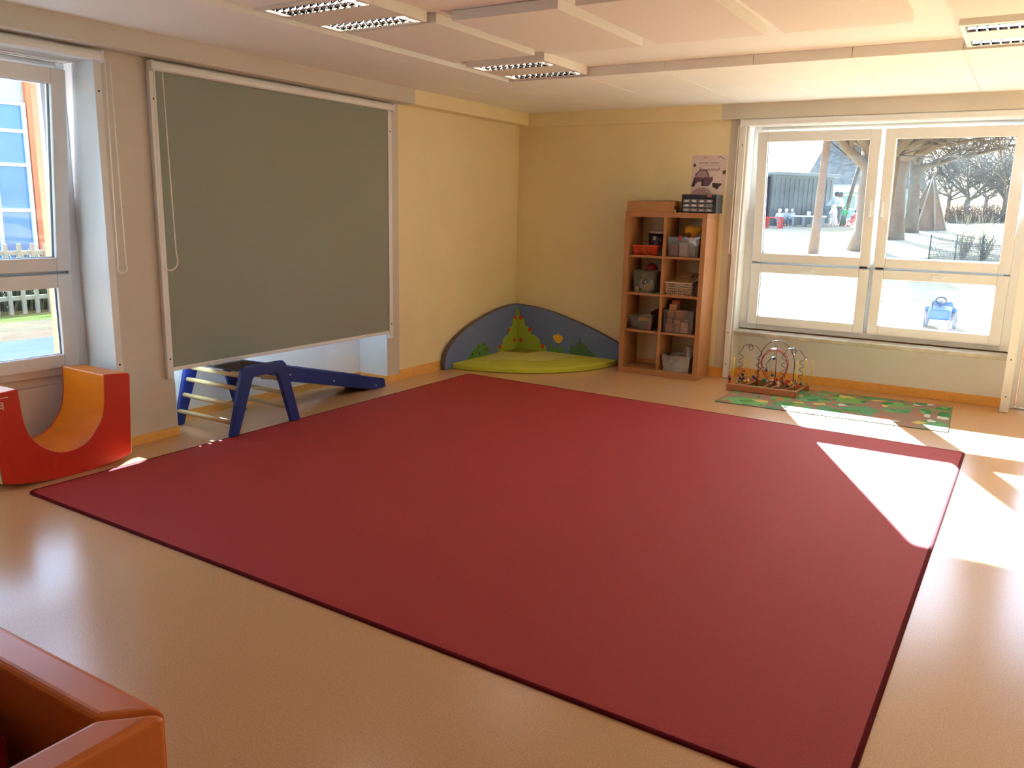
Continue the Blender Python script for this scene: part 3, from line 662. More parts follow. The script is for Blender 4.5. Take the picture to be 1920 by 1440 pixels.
add('body', MB().ball((1.965, -0.20, zp+0.045), 0.062, 18, sq=(1.1, 0.8, 0.82), rot=(0, 0.5, 0.2)), M_pl, t)
add('head', MB().ball((2.02, -0.185, zp+0.06), 0.036, 14), M_pl, t)
for k, (x, dz, ry) in enumerate(((1.915, 0.012, 0.7), (1.963, 0.0, 0.1))): add('leg', MB().ball((x, -0.26, zp+0.012-dz*0.4), 0.022, 10, sq=(0.8, 0.8, 1.2), rot=(0, ry, 0)), M_pl2, t)
add('ear', MB().ball((2.045, -0.19, zp+0.05), 0.016, 8), M_pl2, t)
top('ribbon', MB().obox((1.915, -0.353, z+0.168), (0.02, 0.003, 0.05), (0, 0.5, 0)), mat('red_ribbon', (196, 62, 62), 0.6), 'red ribbon hanging over the clear box rim left of the plush', 'ribbon')
# row 2
z = CZ[2]
plastic_box('greenish clear box holding a pale toy in the second row left', 1.478, 1.69, -0.335, -0.13, z, 0.205, 0.01, glass_mat('green_clear_plastic', (0.93, 0.96, 0.88), 0.8, 0.07))
zi = z+0.006
t = thing('toy_figure', 'pale plush figure with maroon front inside the greenish clear box', 'toy', (1.575, -0.26, zi))
M_pale = mat('pale_fleece', (206, 176, 160), 0.95, 0.05, 30); M_mar = mat('maroon_print', (96, 34, 30), 0.8)
add('body', MB().ball((1.58, -0.25, zi+0.06), 0.06, 16, sq=(1, 0.7, 1)).ball((1.535, -0.255, zi+0.07), 0.03, 10, sq=(0.8, 0.8, 1.6)).ball((1.625, -0.255, zi+0.07), 0.03, 10, sq=(0.8, 0.8, 1.6)), M_pale, t)
add('front_patch', MB().ball((1.575, -0.268, zi+0.085), 0.042, 14, sq=(0.9, 0.6, 1)), M_mar, t)
add('stripe', MB().box(1.582, 1.587, -0.297, -0.29, zi+0.085, zi+0.108), M_rail, t)
top('toy_cup', MB().lathe([(0.018, 0), (0.022, 0.05), (0.02, 0.05), (0.016, 0.003)], (1.51, -0.305, zi), 14), mat('cream_cup', (206, 186, 140), 0.5), 'cream cup at the left inside the greenish clear box', 'cup')
t = thing('toy_hat', 'dark red domed hat with a bell behind the greenish box rim', 'hat', (1.615, -0.225, z+0.206))
add('dome', MB().lathe([(0.058, 0.002), (0.055, 0.025), (0.04, 0.05), (0.02, 0.062), (0.0, 0.066)], (1.615, -0.225, z+0.206), 20), mat('dark_red_felt', (132, 26, 30), 0.9), t)
add('bell', MB().ball((1.615, -0.225, z+0.277), 0.008, 8), M_mirror, t)
top('green_toy', MB().lathe([(0.018, 0), (0.02, 0.006), (0.012, 0.014), (0, 0.015)], (1.715, -0.32, z+0.0005), 12), mat('green_plastic', (62, 150, 82), 0.35), 'small green toy lid beside the greenish clear box', 'toy')
holed_basket('white lattice basket in the second row right compartment', 1.792, 2.035, -0.335, -0.13, z, 0.118, M_wbask, 12, 5, 0.012)
t = thing('picture_book', 'picture book leaning in the white lattice basket', 'book', (1.94, -0.2, z+0.08))
bk = [Vector((1.862, -0.325, z+0.118)), Vector((2.03, -0.325, z+0.112)), Vector((2.065, -0.205, z+0.205)), Vector((1.92, -0.205, z+0.21))]
nrm = (bk[1]-bk[0]).cross(bk[3]-bk[0]).normalized()
mb = MB(); mb._add([tuple(p) for p in bk]+[tuple(p-nrm*0.012) for p in bk], [(0, 1, 2, 3), (7, 6, 5, 4), (0, 4, 5, 1), (1, 5, 6, 2), (2, 6, 7, 3), (3, 7, 4, 0)])
add('cover', mb, mat('brown_book_cover', (138, 108, 84), 0.5, 0.05, 8), t)
def on_book(u0, u1, v0, v1, m, nm='cover_print'):
    def Q(u, v): return bk[0]*(1-u)*(1-v)+bk[1]*u*(1-v)+bk[2]*u*v+bk[3]*(1-u)*v + nrm*0.001
    mb = MB(); mb._add([tuple(Q(u0, v0)), tuple(Q(u1, v0)), tuple(Q(u1, v1)), tuple(Q(u0, v1))], [(0, 1, 2, 3)]); add(nm, mb, m, t)
on_book(0.02, 0.98, 0.02, 0.48, mat('ochre_print', (136, 104, 52), 0.5, 0.3, 60, rgb2=(96, 66, 44))); on_book(0.02, 0.3, 0.2, 0.45, mat('olive_print', (150, 142, 50), 0.5)); on_book(0.68, 0.9, 0.52, 0.78, mat('dark_print', (70, 54, 46), 0.5))
top('brown_bin', tapered_shell(MB(), 2.045, 2.098, -0.30, -0.08, z+0.001, z+0.125, 0.004, 0.003), mat('dark_brown_plastic', (74, 44, 40), 0.5), 'narrow dark brown bin right of the white lattice basket', 'bin')
# row 3
z = CZ[1]
plastic_box('low clear box with yellow and green toys in the third row left', 1.462, 1.69, -0.335, -0.16, z, 0.135, 0.014)
zi = z+0.006
top('toy_star', MB().prism([(1.60+0.05*(1.0 if k % 2 == 0 else 0.6)*math.cos(k*PI/7), zi+0.095+0.024*(1.0 if k % 2 == 0 else 0.6)*math.sin(k*PI/7)) for k in range(14)], -0.312, -0.30, 'y'), mat('yellow_toy_plastic', (226, 168, 60), 0.4), 'jagged yellow toy inside the low clear box', 'toy')
for k, (x0, x1, c, lb) in enumerate(((1.528, 1.578, (78, 88, 62), 'dull green block at the left inside the low clear box'), (1.582, 1.624, (66, 64, 50), 'dark olive block inside the low clear box'), (1.630, 1.664, (150, 62, 50), 'brick red block at the right inside the low clear box'))):
    top('toy_block', MB().box(x0, x1, -0.31, -0.22, zi, zi+0.068), mat('lowbox_block_%d' % k, c, 0.5), lb, 'toy', bevel=0.003)
top('dark_red_bag', MB().prism([(1.575, z+0.13), (1.74, z+0.13), (1.745, z+0.215), (1.68, z+0.20), (1.62, z+0.17)], -0.145, -0.06, 'y'), mat('dark_red_cloth', (96, 20, 18), 0.9, 0.1, 20), 'dark red cloth bag behind the low clear box', 'bag', bevel=0.012, seg=3)
top('dark_box', MB().box(1.60, 1.742, -0.145, -0.06, z+0.0005, z+0.129), mat('dark_plum_card', (62, 28, 28), 0.7), 'dark box under the red cloth bag', 'box', bevel=0.004)
plastic_box('clear box full of wooden blocks in the third row right', 1.795, 2.083, -0.335, -0.075, z, 0.215, 0.006)
M_wood = mat('plain_wood_block', (196, 140, 98), 0.6, 0.12, 10, stretch=(1, 1, 8)); zi = z+0.006
wb = [(1.815, 1.885, 0.0, 0.075), (1.90, 1.95, 0.0, 0.06), (1.96, 2.03, 0.03, 0.10), (1.82, 1.875, 0.08, 0.125), (1.89, 1.955, 0.065, 0.115), (1.905, 1.985, 0.12, 0.20), (1.825, 1.89, 0.13, 0.19)]
nm_ = ['lower left', 'lower middle', 'middle right', 'middle left', 'central', 'upper right', 'upper left']
for k, (x0, x1, za, zb2) in enumerate(wb):
    za2 = 0.0 if za < 0.05 else za
    top('wooden_block', MB().box(x0, x1, -0.318, -0.24, zi+za2, zi+zb2), M_wood, nm_[k]+' wooden block seen through the full clear box', 'block', group='wooden blocks in the clear box', bevel=0.003)
top('wooden_block', MB().box(1.825, 1.895, -0.27, -0.2, zi+0.195, z+0.256), M_wood, 'wooden block lying on top of the full block box', 'block', bevel=0.003)
top('wooden_block', MB().box(1.838, 1.912, -0.255, -0.19, z+0.2565, z+0.293), mat('reddish_wood_block', (168, 92, 60), 0.6), 'reddish wooden block topping the pair above the block box', 'block', bevel=0.003)

# row 4
z = CZ[0]
plastic_box('milky plastic box with mixed toys in the bottom right compartment', 1.805, 2.075, -0.335, -0.11, z, 0.152, 0.016, glass_mat('milky_plastic', (0.88, 0.87, 0.82), 0.8, 0.3))
zi = z+0.006
for k, (x, rr, c, lb) in enumerate(((1.86, 0.04, (150, 90, 66), 'brown ball at the left inside the milky box'), (1.94, 0.045, (120, 112, 96), 'grey ball in the middle of the milky box'), (2.02, 0.038, (172, 150, 130), 'beige ball at the right inside the milky box'))):
    top('toy_ball', MB().ball((x, -0.265, zi+rr), rr, 14), mat('milky_ball_%d' % k, c, 0.6), lb, 'ball')
t = thing('measuring_cup', 'pale grey cup tilted in the bottom right compartment', 'cup', (2.04, -0.2, zi+0.0))
add('cup', MB().lathe([(0.024, 0.0), (0.032, 0.225), (0.029, 0.225), (0.021, 0.005)], (2.014, -0.19, zi), 18), mat('pale_grey_cup', (190, 182, 184), 0.5), t)
add('cup_handle', MB().tube([(1.985, -0.2, zi+0.21), (1.965, -0.205, zi+0.19), (1.966, -0.205, zi+0.16), (1.986, -0.2, zi+0.14)], 0.004, 6), mat('pale_grey_cup', (190, 182, 184), 0.5), t)
# on top of the shelf
z = 1.492
M_card = mat('brown_cardboard', (184, 136, 92), 0.8, 0.05, 20)
t = thing('cardboard_tray', 'shallow brown cardboard box on top of the shelf', 'box', (1.6, -0.2, z))
tb = MB().box(1.385, 1.825, -0.335, -0.329, z, z+0.096).box(1.385, 1.825, -0.066, -0.06, z, z+0.096).box(1.385, 1.391, -0.329, -0.066, z, z+0.096).box(1.819, 1.825, -0.329, -0.066, z, z+0.096).box(1.391, 1.819, -0.329, -0.066, z, z+0.006)
add('tray', tb, M_card, t, bevel=0.001)
add('flap', MB().obox((1.61, -0.2, z+0.0985), (0.42, 0.25, 0.003), (0.02, 0, 0)), M_card, t)
M_paper = mat('white_paper', (214, 204, 188), 0.8)
def sheet(label, c, sx, sy, rot, curl, m=None):
    mb = MB(); M = Euler(rot).to_matrix(); n = 8; vs = []
    for i in range(n+1):
        u = i/n; zz = curl*(1-u)**2
        for v in (-0.5, 0.5):
            vs.append(Vector(c)+M @ Vector(((u-0.5)*sx, v*sy, zz)))
    vs += [p+Vector((0, 0, 0.0012)) for p in vs]
    k = 2*(n+1); fs = []
    for i in range(n):
        a = 2*i; fs += [(a, a+1, a+3, a+2), (k+a, k+a+2, k+a+3, k+a+1), (a, a+2, k+a+2, k+a), (a+1, k+a+1, k+a+3, a+3)]
    fs += [(0, k, k+1, 1), (2*n, 2*n+1, k+2*n+1, k+2*n)]
    mb._add([tuple(p) for p in vs], fs); return top('paper_sheet', mb, m or M_paper, label, 'paper')
sheet('curling pale paper sheet on the cardboard box', (1.56, -0.2, z+0.1085), 0.34, 0.22, (0, 0, 0.1), 0.05)
sheet('lower paper sheet flat on the cardboard box', (1.63, -0.19, z+0.1022), 0.36, 0.2, (0, 0, -0.12), 0.004, mat('tan_paper', (196, 170, 132), 0.8))
top('wooden_box', MB().box(1.832, 1.888, -0.2, -0.07, z, z+0.094), mat('yellow_wood', (206, 158, 84), 0.6, 0.06, 8), 'yellowish wooden box between cardboard box and drawer cabinet', 'box', bevel=0.002)
t = thing('figurine', 'tiny white and dark figurine before the yellowish box', 'figurine', (1.838, -0.315, z))
add('body', MB().lathe([(0.010, 0), (0.011, 0.018), (0.006, 0.026), (0.0, 0.027)], (1.838, -0.315, z), 12), mat('ivory', (224, 204, 170), 0.5), t)
add('head', MB().ball((1.838, -0.315, z+0.045), 0.008, 10).tube([(1.838, -0.315, z+0.024), (1.838, -0.315, z+0.04)], 0.003, 6), mat('dark_brown_hair', (60, 36, 20), 0.7), t)
t = thing('drawer_cabinet', 'black small-parts cabinet with clear drawers on top of the shelf', 'cabinet', (2.04, -0.2, z))
M_black = mat('black_plastic', (26, 24, 26), 0.4)
cx0, cx1, cy0, cy1, cz1 = 1.897, 2.212, -0.32, -0.14, z+0.158
cb = MB().box(cx0, cx1, cy0+0.02, cy1, z, cz1).box(cx0, cx1, cy0, cy0+0.02, cz1-0.036, cz1).box(cx0, cx1, cy0, cy0+0.02, z, z+0.006).box(cx0, cx0+0.01, cy0, cy0+0.02, z+0.006, cz1-0.036).box(cx1-0.03, cx1, cy0, cy0+0.02, z+0.006, cz1-0.036)
for k in (1, 2): cb.box(cx0+0.01, cx1-0.03, cy0, cy0+0.02, z+0.006+0.0387*k-0.003, z+0.006+0.0387*k+0.003)
add('body', cb, M_black, t, bevel=0.002)
M_drw = mat('smoky_clear_drawer', (120, 112, 106), 0.25, 0.3, 60); M_cont = mat('pale_small_parts', (206, 196, 188), 0.6, 0.25, 90)
for r_i in range(3):
    for c_i in range(4):
        dw = (cx1-0.03-cx0-0.01)/4; xa = cx0+0.01+dw*c_i+0.002; za = z+0.006+0.0387*r_i+0.004
        d = add('drawer', MB().box(xa, xa+dw-0.004, cy0+0.004, cy0+0.018, za, za+0.031), M_drw, t, bevel=0.002)
        if not (r_i == 1 and c_i == 3): add('drawer_contents', MB().obox((xa+dw/2, cy0+0.004, za+0.016), (dw*0.5, 0.002, 0.012 if r_i else 0.006), (0, 0.15*((c_i % 2)*2-1), 0)), M_cont, d)
        add('pull', MB().box(xa+dw/2-0.007, xa+dw/2+0.003, cy0-0.004, cy0+0.004, za+0.026, za+0.030), M_drw, d)
add('brand_label', MB().box(cx1-0.085, cx1-0.045, cy0-0.001, cy0, cz1-0.018, cz1-0.006), mat('red_label', (206, 96, 72), 0.5), t, 'small red label')
sheet('stack of papers on the black drawer cabinet', (1.995, -0.22, cz1+0.004), 0.19, 0.12, (0, 0, 0.05), 0.0)
sheet('reddish paper under the stack on the drawer cabinet', (1.985, -0.225, cz1+0.0015), 0.20, 0.12, (0, 0, 0.1), 0.0, mat('reddish_paper', (196, 120, 96), 0.8))
sheet('dark curled foil on the right of the drawer cabinet', (2.13, -0.2, cz1+0.004), 0.14, 0.1, (0, 0, -0.2), 0.015, mat('dark_foil', (66, 70, 74), 0.3))

# ------------------------------------------------------------------ poster
t = thing('poster', 'farm poster with a violet drawing on the yellow wall above the cabinet', 'poster', (2.01, -0.003, 1.655))
px0, px1, pz0, pz1 = 1.858, 2.177, 1.655, 2.004
M_pp = mat('lilac_paper', (222, 206, 206), 0.6); M_ink = mat('violet_grey_ink', (112, 86, 104), 0.7); M_ink2 = mat('pale_violet_ink', (176, 148, 156), 0.7); M_ink3 = mat('dark_violet_ink', (74, 52, 66), 0.7); M_olv = mat('olive_ink', (76, 80, 60), 0.7)
add('sheet', MB().box(px0, px1, -0.003, -0.0008, pz0, pz1), M_pp, t)
def pprint(poly, m, nm='drawing', d=0.0006):
    W_, H_ = px1-px0, pz1-pz0
    add(nm, MB().prism([(px0+u*W_, pz1-v*H_) for u, v in poly], -0.003-d, -0.003, 'y'), m, t)
pprint([(0.02, .78), (0.08, .56), (0.12, .52), (0.10, .48), (0.24, .36), (0.44, .36), (0.50, .46), (0.54, .56), (0.62, .53), (0.64, .62), (0.58, .70), (0.52, .78), (0.32, .78), (0.31, .66), (0.18, .68), (0.10, .78)], M_ink)
pprint([(0.10, .54), (0.26, .38), (0.42, .39), (0.49, .54), (0.3, .56)], M_ink2, d=0.0009)
pprint([(0.02, .79), (0.08, .58), (0.12, .58), (0.10, .79)], M_ink3, d=0.0009); pprint([(0.31, .62), (0.37, .60), (0.37, .78), (0.31, .78)], M_ink3, d=0.0009)
pprint([(0.0, .98), (0.05, .92), (0.2, .83), (0.4, .81), (0.55, .86), (0.62, .98)], M_ink2)
pprint([(0.62, .70), (0.66, .69), (0.9, .71), (0.88, .76), (0.82, .80), (0.78, .86), (0.7, .82), (0.64, .80)], M_ink3)
pprint([(0.04, .23), (0.06, .21), (0.10, .21), (0.12, .24), (0.10, .29), (0.05, .29)], M_olv); pprint([(0.9, .40), (0.96, .37), (1.0, .39), (0.98, .47), (0.92, .48)], M_olv)
pprint([(0.30, .05), (0.42, .025), (0.44, .05), (0.34, .075)], mat('salmon_ink', (206, 160, 132), 0.7))
W_, H_ = px1-px0, pz1-pz0
add('drawing', MB().tube([(px0+u*W_, -0.0034, pz1-v*H_) for u, v in ((.74, .09), (.78, .04), (.82, .035), (.86, .07), (.94, .10))], 0.0022, 6), M_olv, t)
vs, fs = text_mesh('Bauernhof', 0.055)
xm = max(v[0] for v in vs); mb = MB(); k_ = 0.60*W_/xm
mb._add([(px0+0.22*W_+v[0]*k_, -0.0037-v[2], pz1-0.40*H_+v[1]*0.85) for v in vs], [tuple(f) for f in fs]); add('lettering', mb, M_ink, t, 'large word in the middle of the poster')
# one line of lettering too small to read, as short strokes
ln = MB(); u = 0.20
for wl in (5, 8, 13):
    for k in range(wl): ln.box(px0+u*W_, px0+(u+0.014)*W_, -0.0036, -0.003, pz1-0.205*H_, pz1-(0.185 if k % 3 else 0.175)*H_); u += 0.0205
    u += 0.03
ln.box(px0+0.30*W_, px0+0.86*W_, -0.0034, -0.003, pz1-0.262*H_, pz1-0.258*H_)
add('small_print', ln, M_ink, t)

# ------------------------------------------------------------------ play mat
def playmat_material():
    m = bpy.data.materials.new('printed_road_carpet'); m.use_nodes = True; nt = m.node_tree; b = nt.nodes['Principled BSDF']
    b.inputs['Roughness'].default_value = 0.95; b.inputs['Specular IOR Level'].default_value = 0.1
    tc = nt.nodes.new('ShaderNodeTexCoord'); nz = nt.nodes.new('ShaderNodeTexNoise'); nz.inputs['Scale'].default_value = 3.0
    nt.links.new(tc.outputs['Object'], nz.inputs['Vector'])
    mixv = nt.nodes.new('ShaderNodeMix'); mixv.data_type = 'RGBA'; mixv.inputs[0].default_value = 0.12
    nt.links.new(tc.outputs['Object'], mixv.inputs[6]); nt.links.new(nz.outputs['Color'], mixv.inputs[7])
    v1 = nt.nodes.new('ShaderNodeTexVoronoi'); v1.feature = 'DISTANCE_TO_EDGE'; v1.inputs['Scale'].default_value = 4.6
    v2 = nt.nodes.new('ShaderNodeTexVoronoi'); v2.feature = 'F1'; v2.inputs['Scale'].default_value = 4.6
    v3 = nt.nodes.new('ShaderNodeTexVoronoi'); v3.feature = 'F1'; v3.inputs['Scale'].default_value = 13.0
    for v in (v1, v2, v3): nt.links.new(mixv.outputs[2], v.inputs['Vector'])
    sep = nt.nodes.new('ShaderNodeSeparateColor'); nt.links.new(v2.outputs['Color'], sep.inputs[0])
    r1 = nt.nodes.new('ShaderNodeValToRGB'); r1.color_ramp.interpolation = 'CONSTANT'
    cs = [(0.0, (104, 158, 118)), (0.3, (122, 176, 96)), (0.5, (92, 150, 120)), (0.68, (196, 190, 104)), (0.76, (120, 176, 110)), (0.92, (118, 152, 196))]
    while len(r1.color_ramp.elements) < len(cs): r1.color_ramp.elements.new(0.5)
    for e_, (p_, c_) in zip(r1.color_ramp.elements, cs): e_.position = p_; e_.color = (*lin(c_), 1)
    nt.links.new(sep.outputs[0], r1.inputs['Fac'])
    sep3 = nt.nodes.new('ShaderNodeSeparateColor'); nt.links.new(v3.outputs['Color'], sep3.inputs[0])
    r3 = nt.nodes.new('ShaderNodeValToRGB'); r3.color_ramp.interpolation = 'CONSTANT'
    cs = [(0.0, (70, 138, 92)), (0.3, (120, 170, 110)), (0.55, (214, 190, 110)), (0.66, (96, 150, 84)), (0.86, (196, 116, 90)), (0.93, (210, 216, 206))]
    while len(r3.color_ramp.elements) < len(cs): r3.color_ramp.elements.new(0.5)
    for e_, (p_, c_) in zip(r3.color_ramp.elements, cs): e_.position = p_; e_.color = (*lin(c_), 1)
    nt.links.new(sep3.outputs[1], r3.inputs['Fac'])
    th = nt.nodes.new('ShaderNodeMath'); th.operation = 'GREATER_THAN'; th.inputs[1].default_value = 0.5; nt.links.new(sep3.outputs[0], th.inputs[0])
    m1 = nt.nodes.new('ShaderNodeMix'); m1.data_type = 'RGBA'; nt.links.new(th.outputs[0], m1.inputs[0]); nt.links.new(r1.outputs['Color'], m1.inputs[6]); nt.links.new(r3.outputs['Color'], m1.inputs[7])
    rd = nt.nodes.new('ShaderNodeMath'); rd.operation = 'LESS_THAN'; rd.inputs[1].default_value = 0.08; nt.links.new(v1.outputs['Distance'], rd.inputs[0])
    m2 = nt.nodes.new('ShaderNodeMix'); m2.data_type = 'RGBA'; nt.links.new(rd.outputs[0], m2.inputs[0]); nt.links.new(m1.outputs[2], m2.inputs[6]); m2.inputs[7].default_value = (*lin((158, 128, 112)), 1)
    nt.links.new(m2.outputs[2], b.inputs['Base Color'])
    return m
t = thing('play_mat', 'long printed road play mat on the floor below the back window', 'play mat', (3.4, -0.55, 0.0))
ip = [(2.563, -1.058), (4.247, -1.005), (4.203, -0.06), (2.57, -0.12)]
add('printed_carpet', MB().prism(ip, 0.0005, 0.004, 'z'), playmat_material(), t)
eb = MB(); n = 4
for i in range(4):
    a = Vector((*ip[i], 0.0022)); b = Vector((*ip[(i+1) % 4], 0.0022)); eb.tube([a, b], 0.003, 6)
eb.v = [(x, y, max(zz, 0.0004)) for x, y, zz in eb.v]
add('edge_stitching', eb, mat('grey_green_thread', (96, 104, 92), 0.9), t)

# ------------------------------------------------------------------ bead maze
M_mwood = mat('red_brown_wood', (176, 112, 74), 0.5, 0.08, 6, stretch=(3, 20, 20))
M_wire = mat('dark_lacquered_wire', (58, 44, 44), 0.35); M_wirer = mat('red_lacquered_wire', (170, 52, 44), 0.35); M_wirey = mat('yellow_lacquered_wire', (236, 206, 96), 0.4); M_wireg = mat('green_grey_wire', (96, 110, 84), 0.4)
bmz = thing('bead_maze', 'wooden bead maze with curling wires on the play mat', 'toy', (2.8, -0.37, 0.0042))
z0 = 0.0045
def mz(u, v, h):      # u along the bars 0..1, v from front bar 0 to back bar 1
    fa, fb, ba, bb2 = Vector((2.497, -0.56)), Vector((3.083, -0.522)), Vector((2.52, -0.21)), Vector((3.108, -0.185))
    p = (fa*(1-u)+fb*u)*(1-v)+(ba*(1-u)+bb2*u)*v; return (p.x, p.y, z0+h)
def bar(v, name='base_bar'):
    a, b = Vector(mz(0, v, 0.028)), Vector(mz(1, v, 0.028)); an = math.atan2(b.y-a.y, b.x-a.x)
    return add(name, MB().obox((a+b)/2, ((b-a).length, 0.034, 0.055), (0, 0, an)), M_mwood, bmz, bevel=0.006)
bar(0.0); bar(1.0)
for u in (0.06, 0.22, 0.48, 0.60, 0.80, 0.95): add('cross_dowel', MB().tube([mz(u, 0.0, 0.04), mz(u, 1.0, 0.04)], 0.009, 8), M_mwood, bmz)
def wire(pts, m, r=0.0028): return add('wire', MB().tube(pts, r, 6), m, bmz)
arch = [mz(0.24-0.0, 1.0, 0.055)] + [mz(0.5+0.26*math.cos(PI-PI*k/18), 1.0-0.0*k, 0.20+0.215*math.sin(PI*k/18)) for k in range(19)] + [mz(0.76, 1.0, 0.055)]
wire(arch, M_wire, 0.0034)
for du, dh in ((0.0, 0.0), (0.03, -0.012), (0.05, 0.01)):
    wire([mz(0.40+du*0.5, 0.9, 0.055)] + [mz(0.5+du*0.3+0.20*math.cos(1.25*PI-1.5*PI*k/22), 0.9-0.6*k/22*0.3, 0.21+dh+0.135*math.sin(1.25*PI-1.5*PI*k/22)) for k in range(23)] + [mz(0.62+du, 0.7, 0.055)], M_wirer)
def spring(u, v0, v1, w):
    up = [mz(u-w*0.5+0.035*math.sin(k*0.9), v0, 0.07+0.235*k/26) for k in range(27)]
    cap = [mz(u+w*0.75*math.cos(PI-1.0*k*PI/8)+0.02*math.sin(k*1.7), (v0+v1)/2, 0.315+0.07*math.sin(k*PI/8)) for k in range(9)]
    lp = [mz(u+0.03*math.cos(k*0.7), (v0+v1)/2, 0.36+0.028*math.sin(k*0.7)) for k in range(14)]
    dn = [mz(u+w*0.5+0.035*math.sin(k*0.9+1), v1, 0.30-0.23*k/26) for k in range(27)]
    return up+cap[:5]+lp+cap[5:]+dn
wire(spring(0.21, 0.35, 0.65, 0.20), M_wire); wire(spring(0.82, 0.35, 0.65, 0.20), M_wire)
wire([mz(0.40, 0.15, 0.05), mz(0.40, 0.15, 0.15), mz(0.42, 0.18, 0.20), mz(0.46, 0.22, 0.215), mz(0.50, 0.26, 0.20), mz(0.51, 0.28, 0.17), mz(0.5, 0.3, 0.19), mz(0.48, 0.32, 0.24), mz(0.53, 0.36, 0.29), mz(0.57, 0.4, 0.305), mz(0.6, 0.42, 0.28), mz(0.6, 0.42, 0.05)], M_wire)
wire([mz(0.55, 0.3, 0.05)] + [mz(0.52+0.03*math.sin(k*1.1), 0.4+0.02*k, 0.12+0.03*k) for k in range(9)] + [mz(0.54, 0.6, 0.40), mz(0.57, 0.6, 0.385), mz(0.56, 0.6, 0.30), mz(0.58, 0.62, 0.05)], M_wireg, 0.0022)
for u, v, h in ((0.05, 0.05, 0.29), (0.10, 0.55, 0.25), (0.08, 0.95, 0.24), (0.93, 0.1, 0.30), (0.97, 0.55, 0.30), (1.0, 0.95, 0.27)):
    wire([mz(u-0.012, v, 0.05), mz(u+0.01, v, h-0.01), mz(u+0.02, v, h), mz(u+0.03, v+0.02, h-0.01), mz(u+0.012, v+0.05, 0.05)], M_wirey)
bc = {'r': mat('bead_red', (188, 48, 34), 0.35), 'b': mat('bead_blue', (44, 52, 112), 0.35), 'y': mat('bead_yellow', (226, 186, 84), 0.35), 'g': mat('bead_green', (40, 118, 74), 0.35), 'n': mat('bead_natural', (218, 176, 130), 0.4), 'w': mat('bead_pale', (216, 190, 176), 0.4)}
beads = [(.03, .05, .07, 'r'), (.03, .05, .092, 'b'), (.03, .05, .114, 'r'), (.1, .45, .08, 'b'), (.12, .5, .115, 'b'), (.14, .5, .15, 'r'), (.13, .4, .07, 'r'), (.16, .4, .09, 'b'), (.19, .35, .07, 'y'), (.22, .4, .08, 'n'), (.24, .35, .07, 'y'), (.28, .6, .09, 'b'), (.31, .6, .08, 'r'), (.26, .6, .1, 'b'), (.14, .2, .075, 'g'),
         (.44, .5, .085, 'g'), (.48, .5, .08, 'w'), (.51, .5, .09, 'n'), (.545, .55, .085, 'w'), (.57, .55, .08, 'r'), (.60, .6, .10, 'r'), (.41, .7, .08, 'w'), (.585, .3, .15, 'b'),
         (.76, .5, .08, 'r'), (.78, .5, .105, 'r'), (.80, .45, .075, 'y'), (.83, .45, .09, 'y'), (.86, .55, .11, 'b'), (.88, .55, .085, 'b'), (.91, .5, .07, 'r'), (.93, .5, .09, 'y'), (.81, .3, .07, 'b'), (.71, .1, .075, 'n'), (.71, .1, .1, 'n'), (.95, .4, .075, 'r'), (.97, .4, .095, 'b'), (.5, .26, .19, 'b'), (.57, .38, .29, 'b')]
for u, v, h, c in beads:
    big = 1.5 if (c == 'g' and u > 0.4) or (c == 'r' and 0.75 < u < 0.79) else 1.0
    add('bead', MB().ball(mz(u, v, h), 0.0135*big, 10), bc[c], bmz)
hm = MB().tube([(*mz(0.945+0.018*math.cos(k*PI/8+0.2), -0.055, 0.03)[:2], z0+0.03+0.011*math.sin(k*PI/8+PI)) for k in range(9)], 0.0016, 5)
add('maker_mark', hm, mat('pale_stamp', (226, 190, 160), 0.6), bmz, 'small pale stamp')

# ------------------------------------------------------------------ ball pit in the foreground
M_pit = mat('orange_brown_vinyl', (222, 122, 60), 0.32, 0.04, 4, 0.05, 18)
M_pitin = mat('red_orange_vinyl', (184, 62, 22), 0.42, 0.04, 4, 0.05, 18)
ZP = 0.42; PX1, PYB, PX0, PYF = 3.135, -6.52, 1.75, -7.72; RW = 0.10
t = thing('ball_pit', 'orange foam-walled ball pit corner in the lower left foreground', 'ball pit', ((PX0+PX1)/2, (PYB+PYF)/2, 0))
g_ = 0.0012
def pit_wall(pts): return add('foam_wall', MB().prism(pts, 0.0, ZP, 'z'), M_pit, t, bevel=0.018, seg=4)
pit_wall([(PX0+g_*2, PYB), (PX1-g_*2, PYB), (PX1-RW-g_*2, PYB-RW), (PX0+RW+g_*2, PYB-RW)])
pit_wall([(PX1, PYB-g_*2), (PX1, PYF+g_*2), (PX1-RW, PYF+RW+g_*2), (PX1-RW, PYB-RW-g_*2)])
pit_wall([(PX0+g_*2, PYF), (PX1-g_*2, PYF), (PX1-RW-g_*2, PYF+RW), (PX0+RW+g_*2, PYF+RW)])
pit_wall([(PX0, PYB-g_*2), (PX0, PYF+g_*2), (PX0+RW, PYF+RW+g_*2), (PX0+RW, PYB-RW-g_*2)])
add('floor_pad', MB().box(PX0+RW+0.002, PX1-RW-0.002, PYF+RW+0.002, PYB-RW-0.002, 0.0, 0.03), mat('dark_green_vinyl', (60, 62, 30), 0.6), t)
top('foam_block', MB().box(2.02, 2.80, -7.3, -6.67, 0.031, 0.34), mat('crimson_vinyl', (150, 14, 24), 0.4, 0.03, 5), 'crimson foam block lying inside the ball pit', 'foam block', bevel=0.06, seg=5)

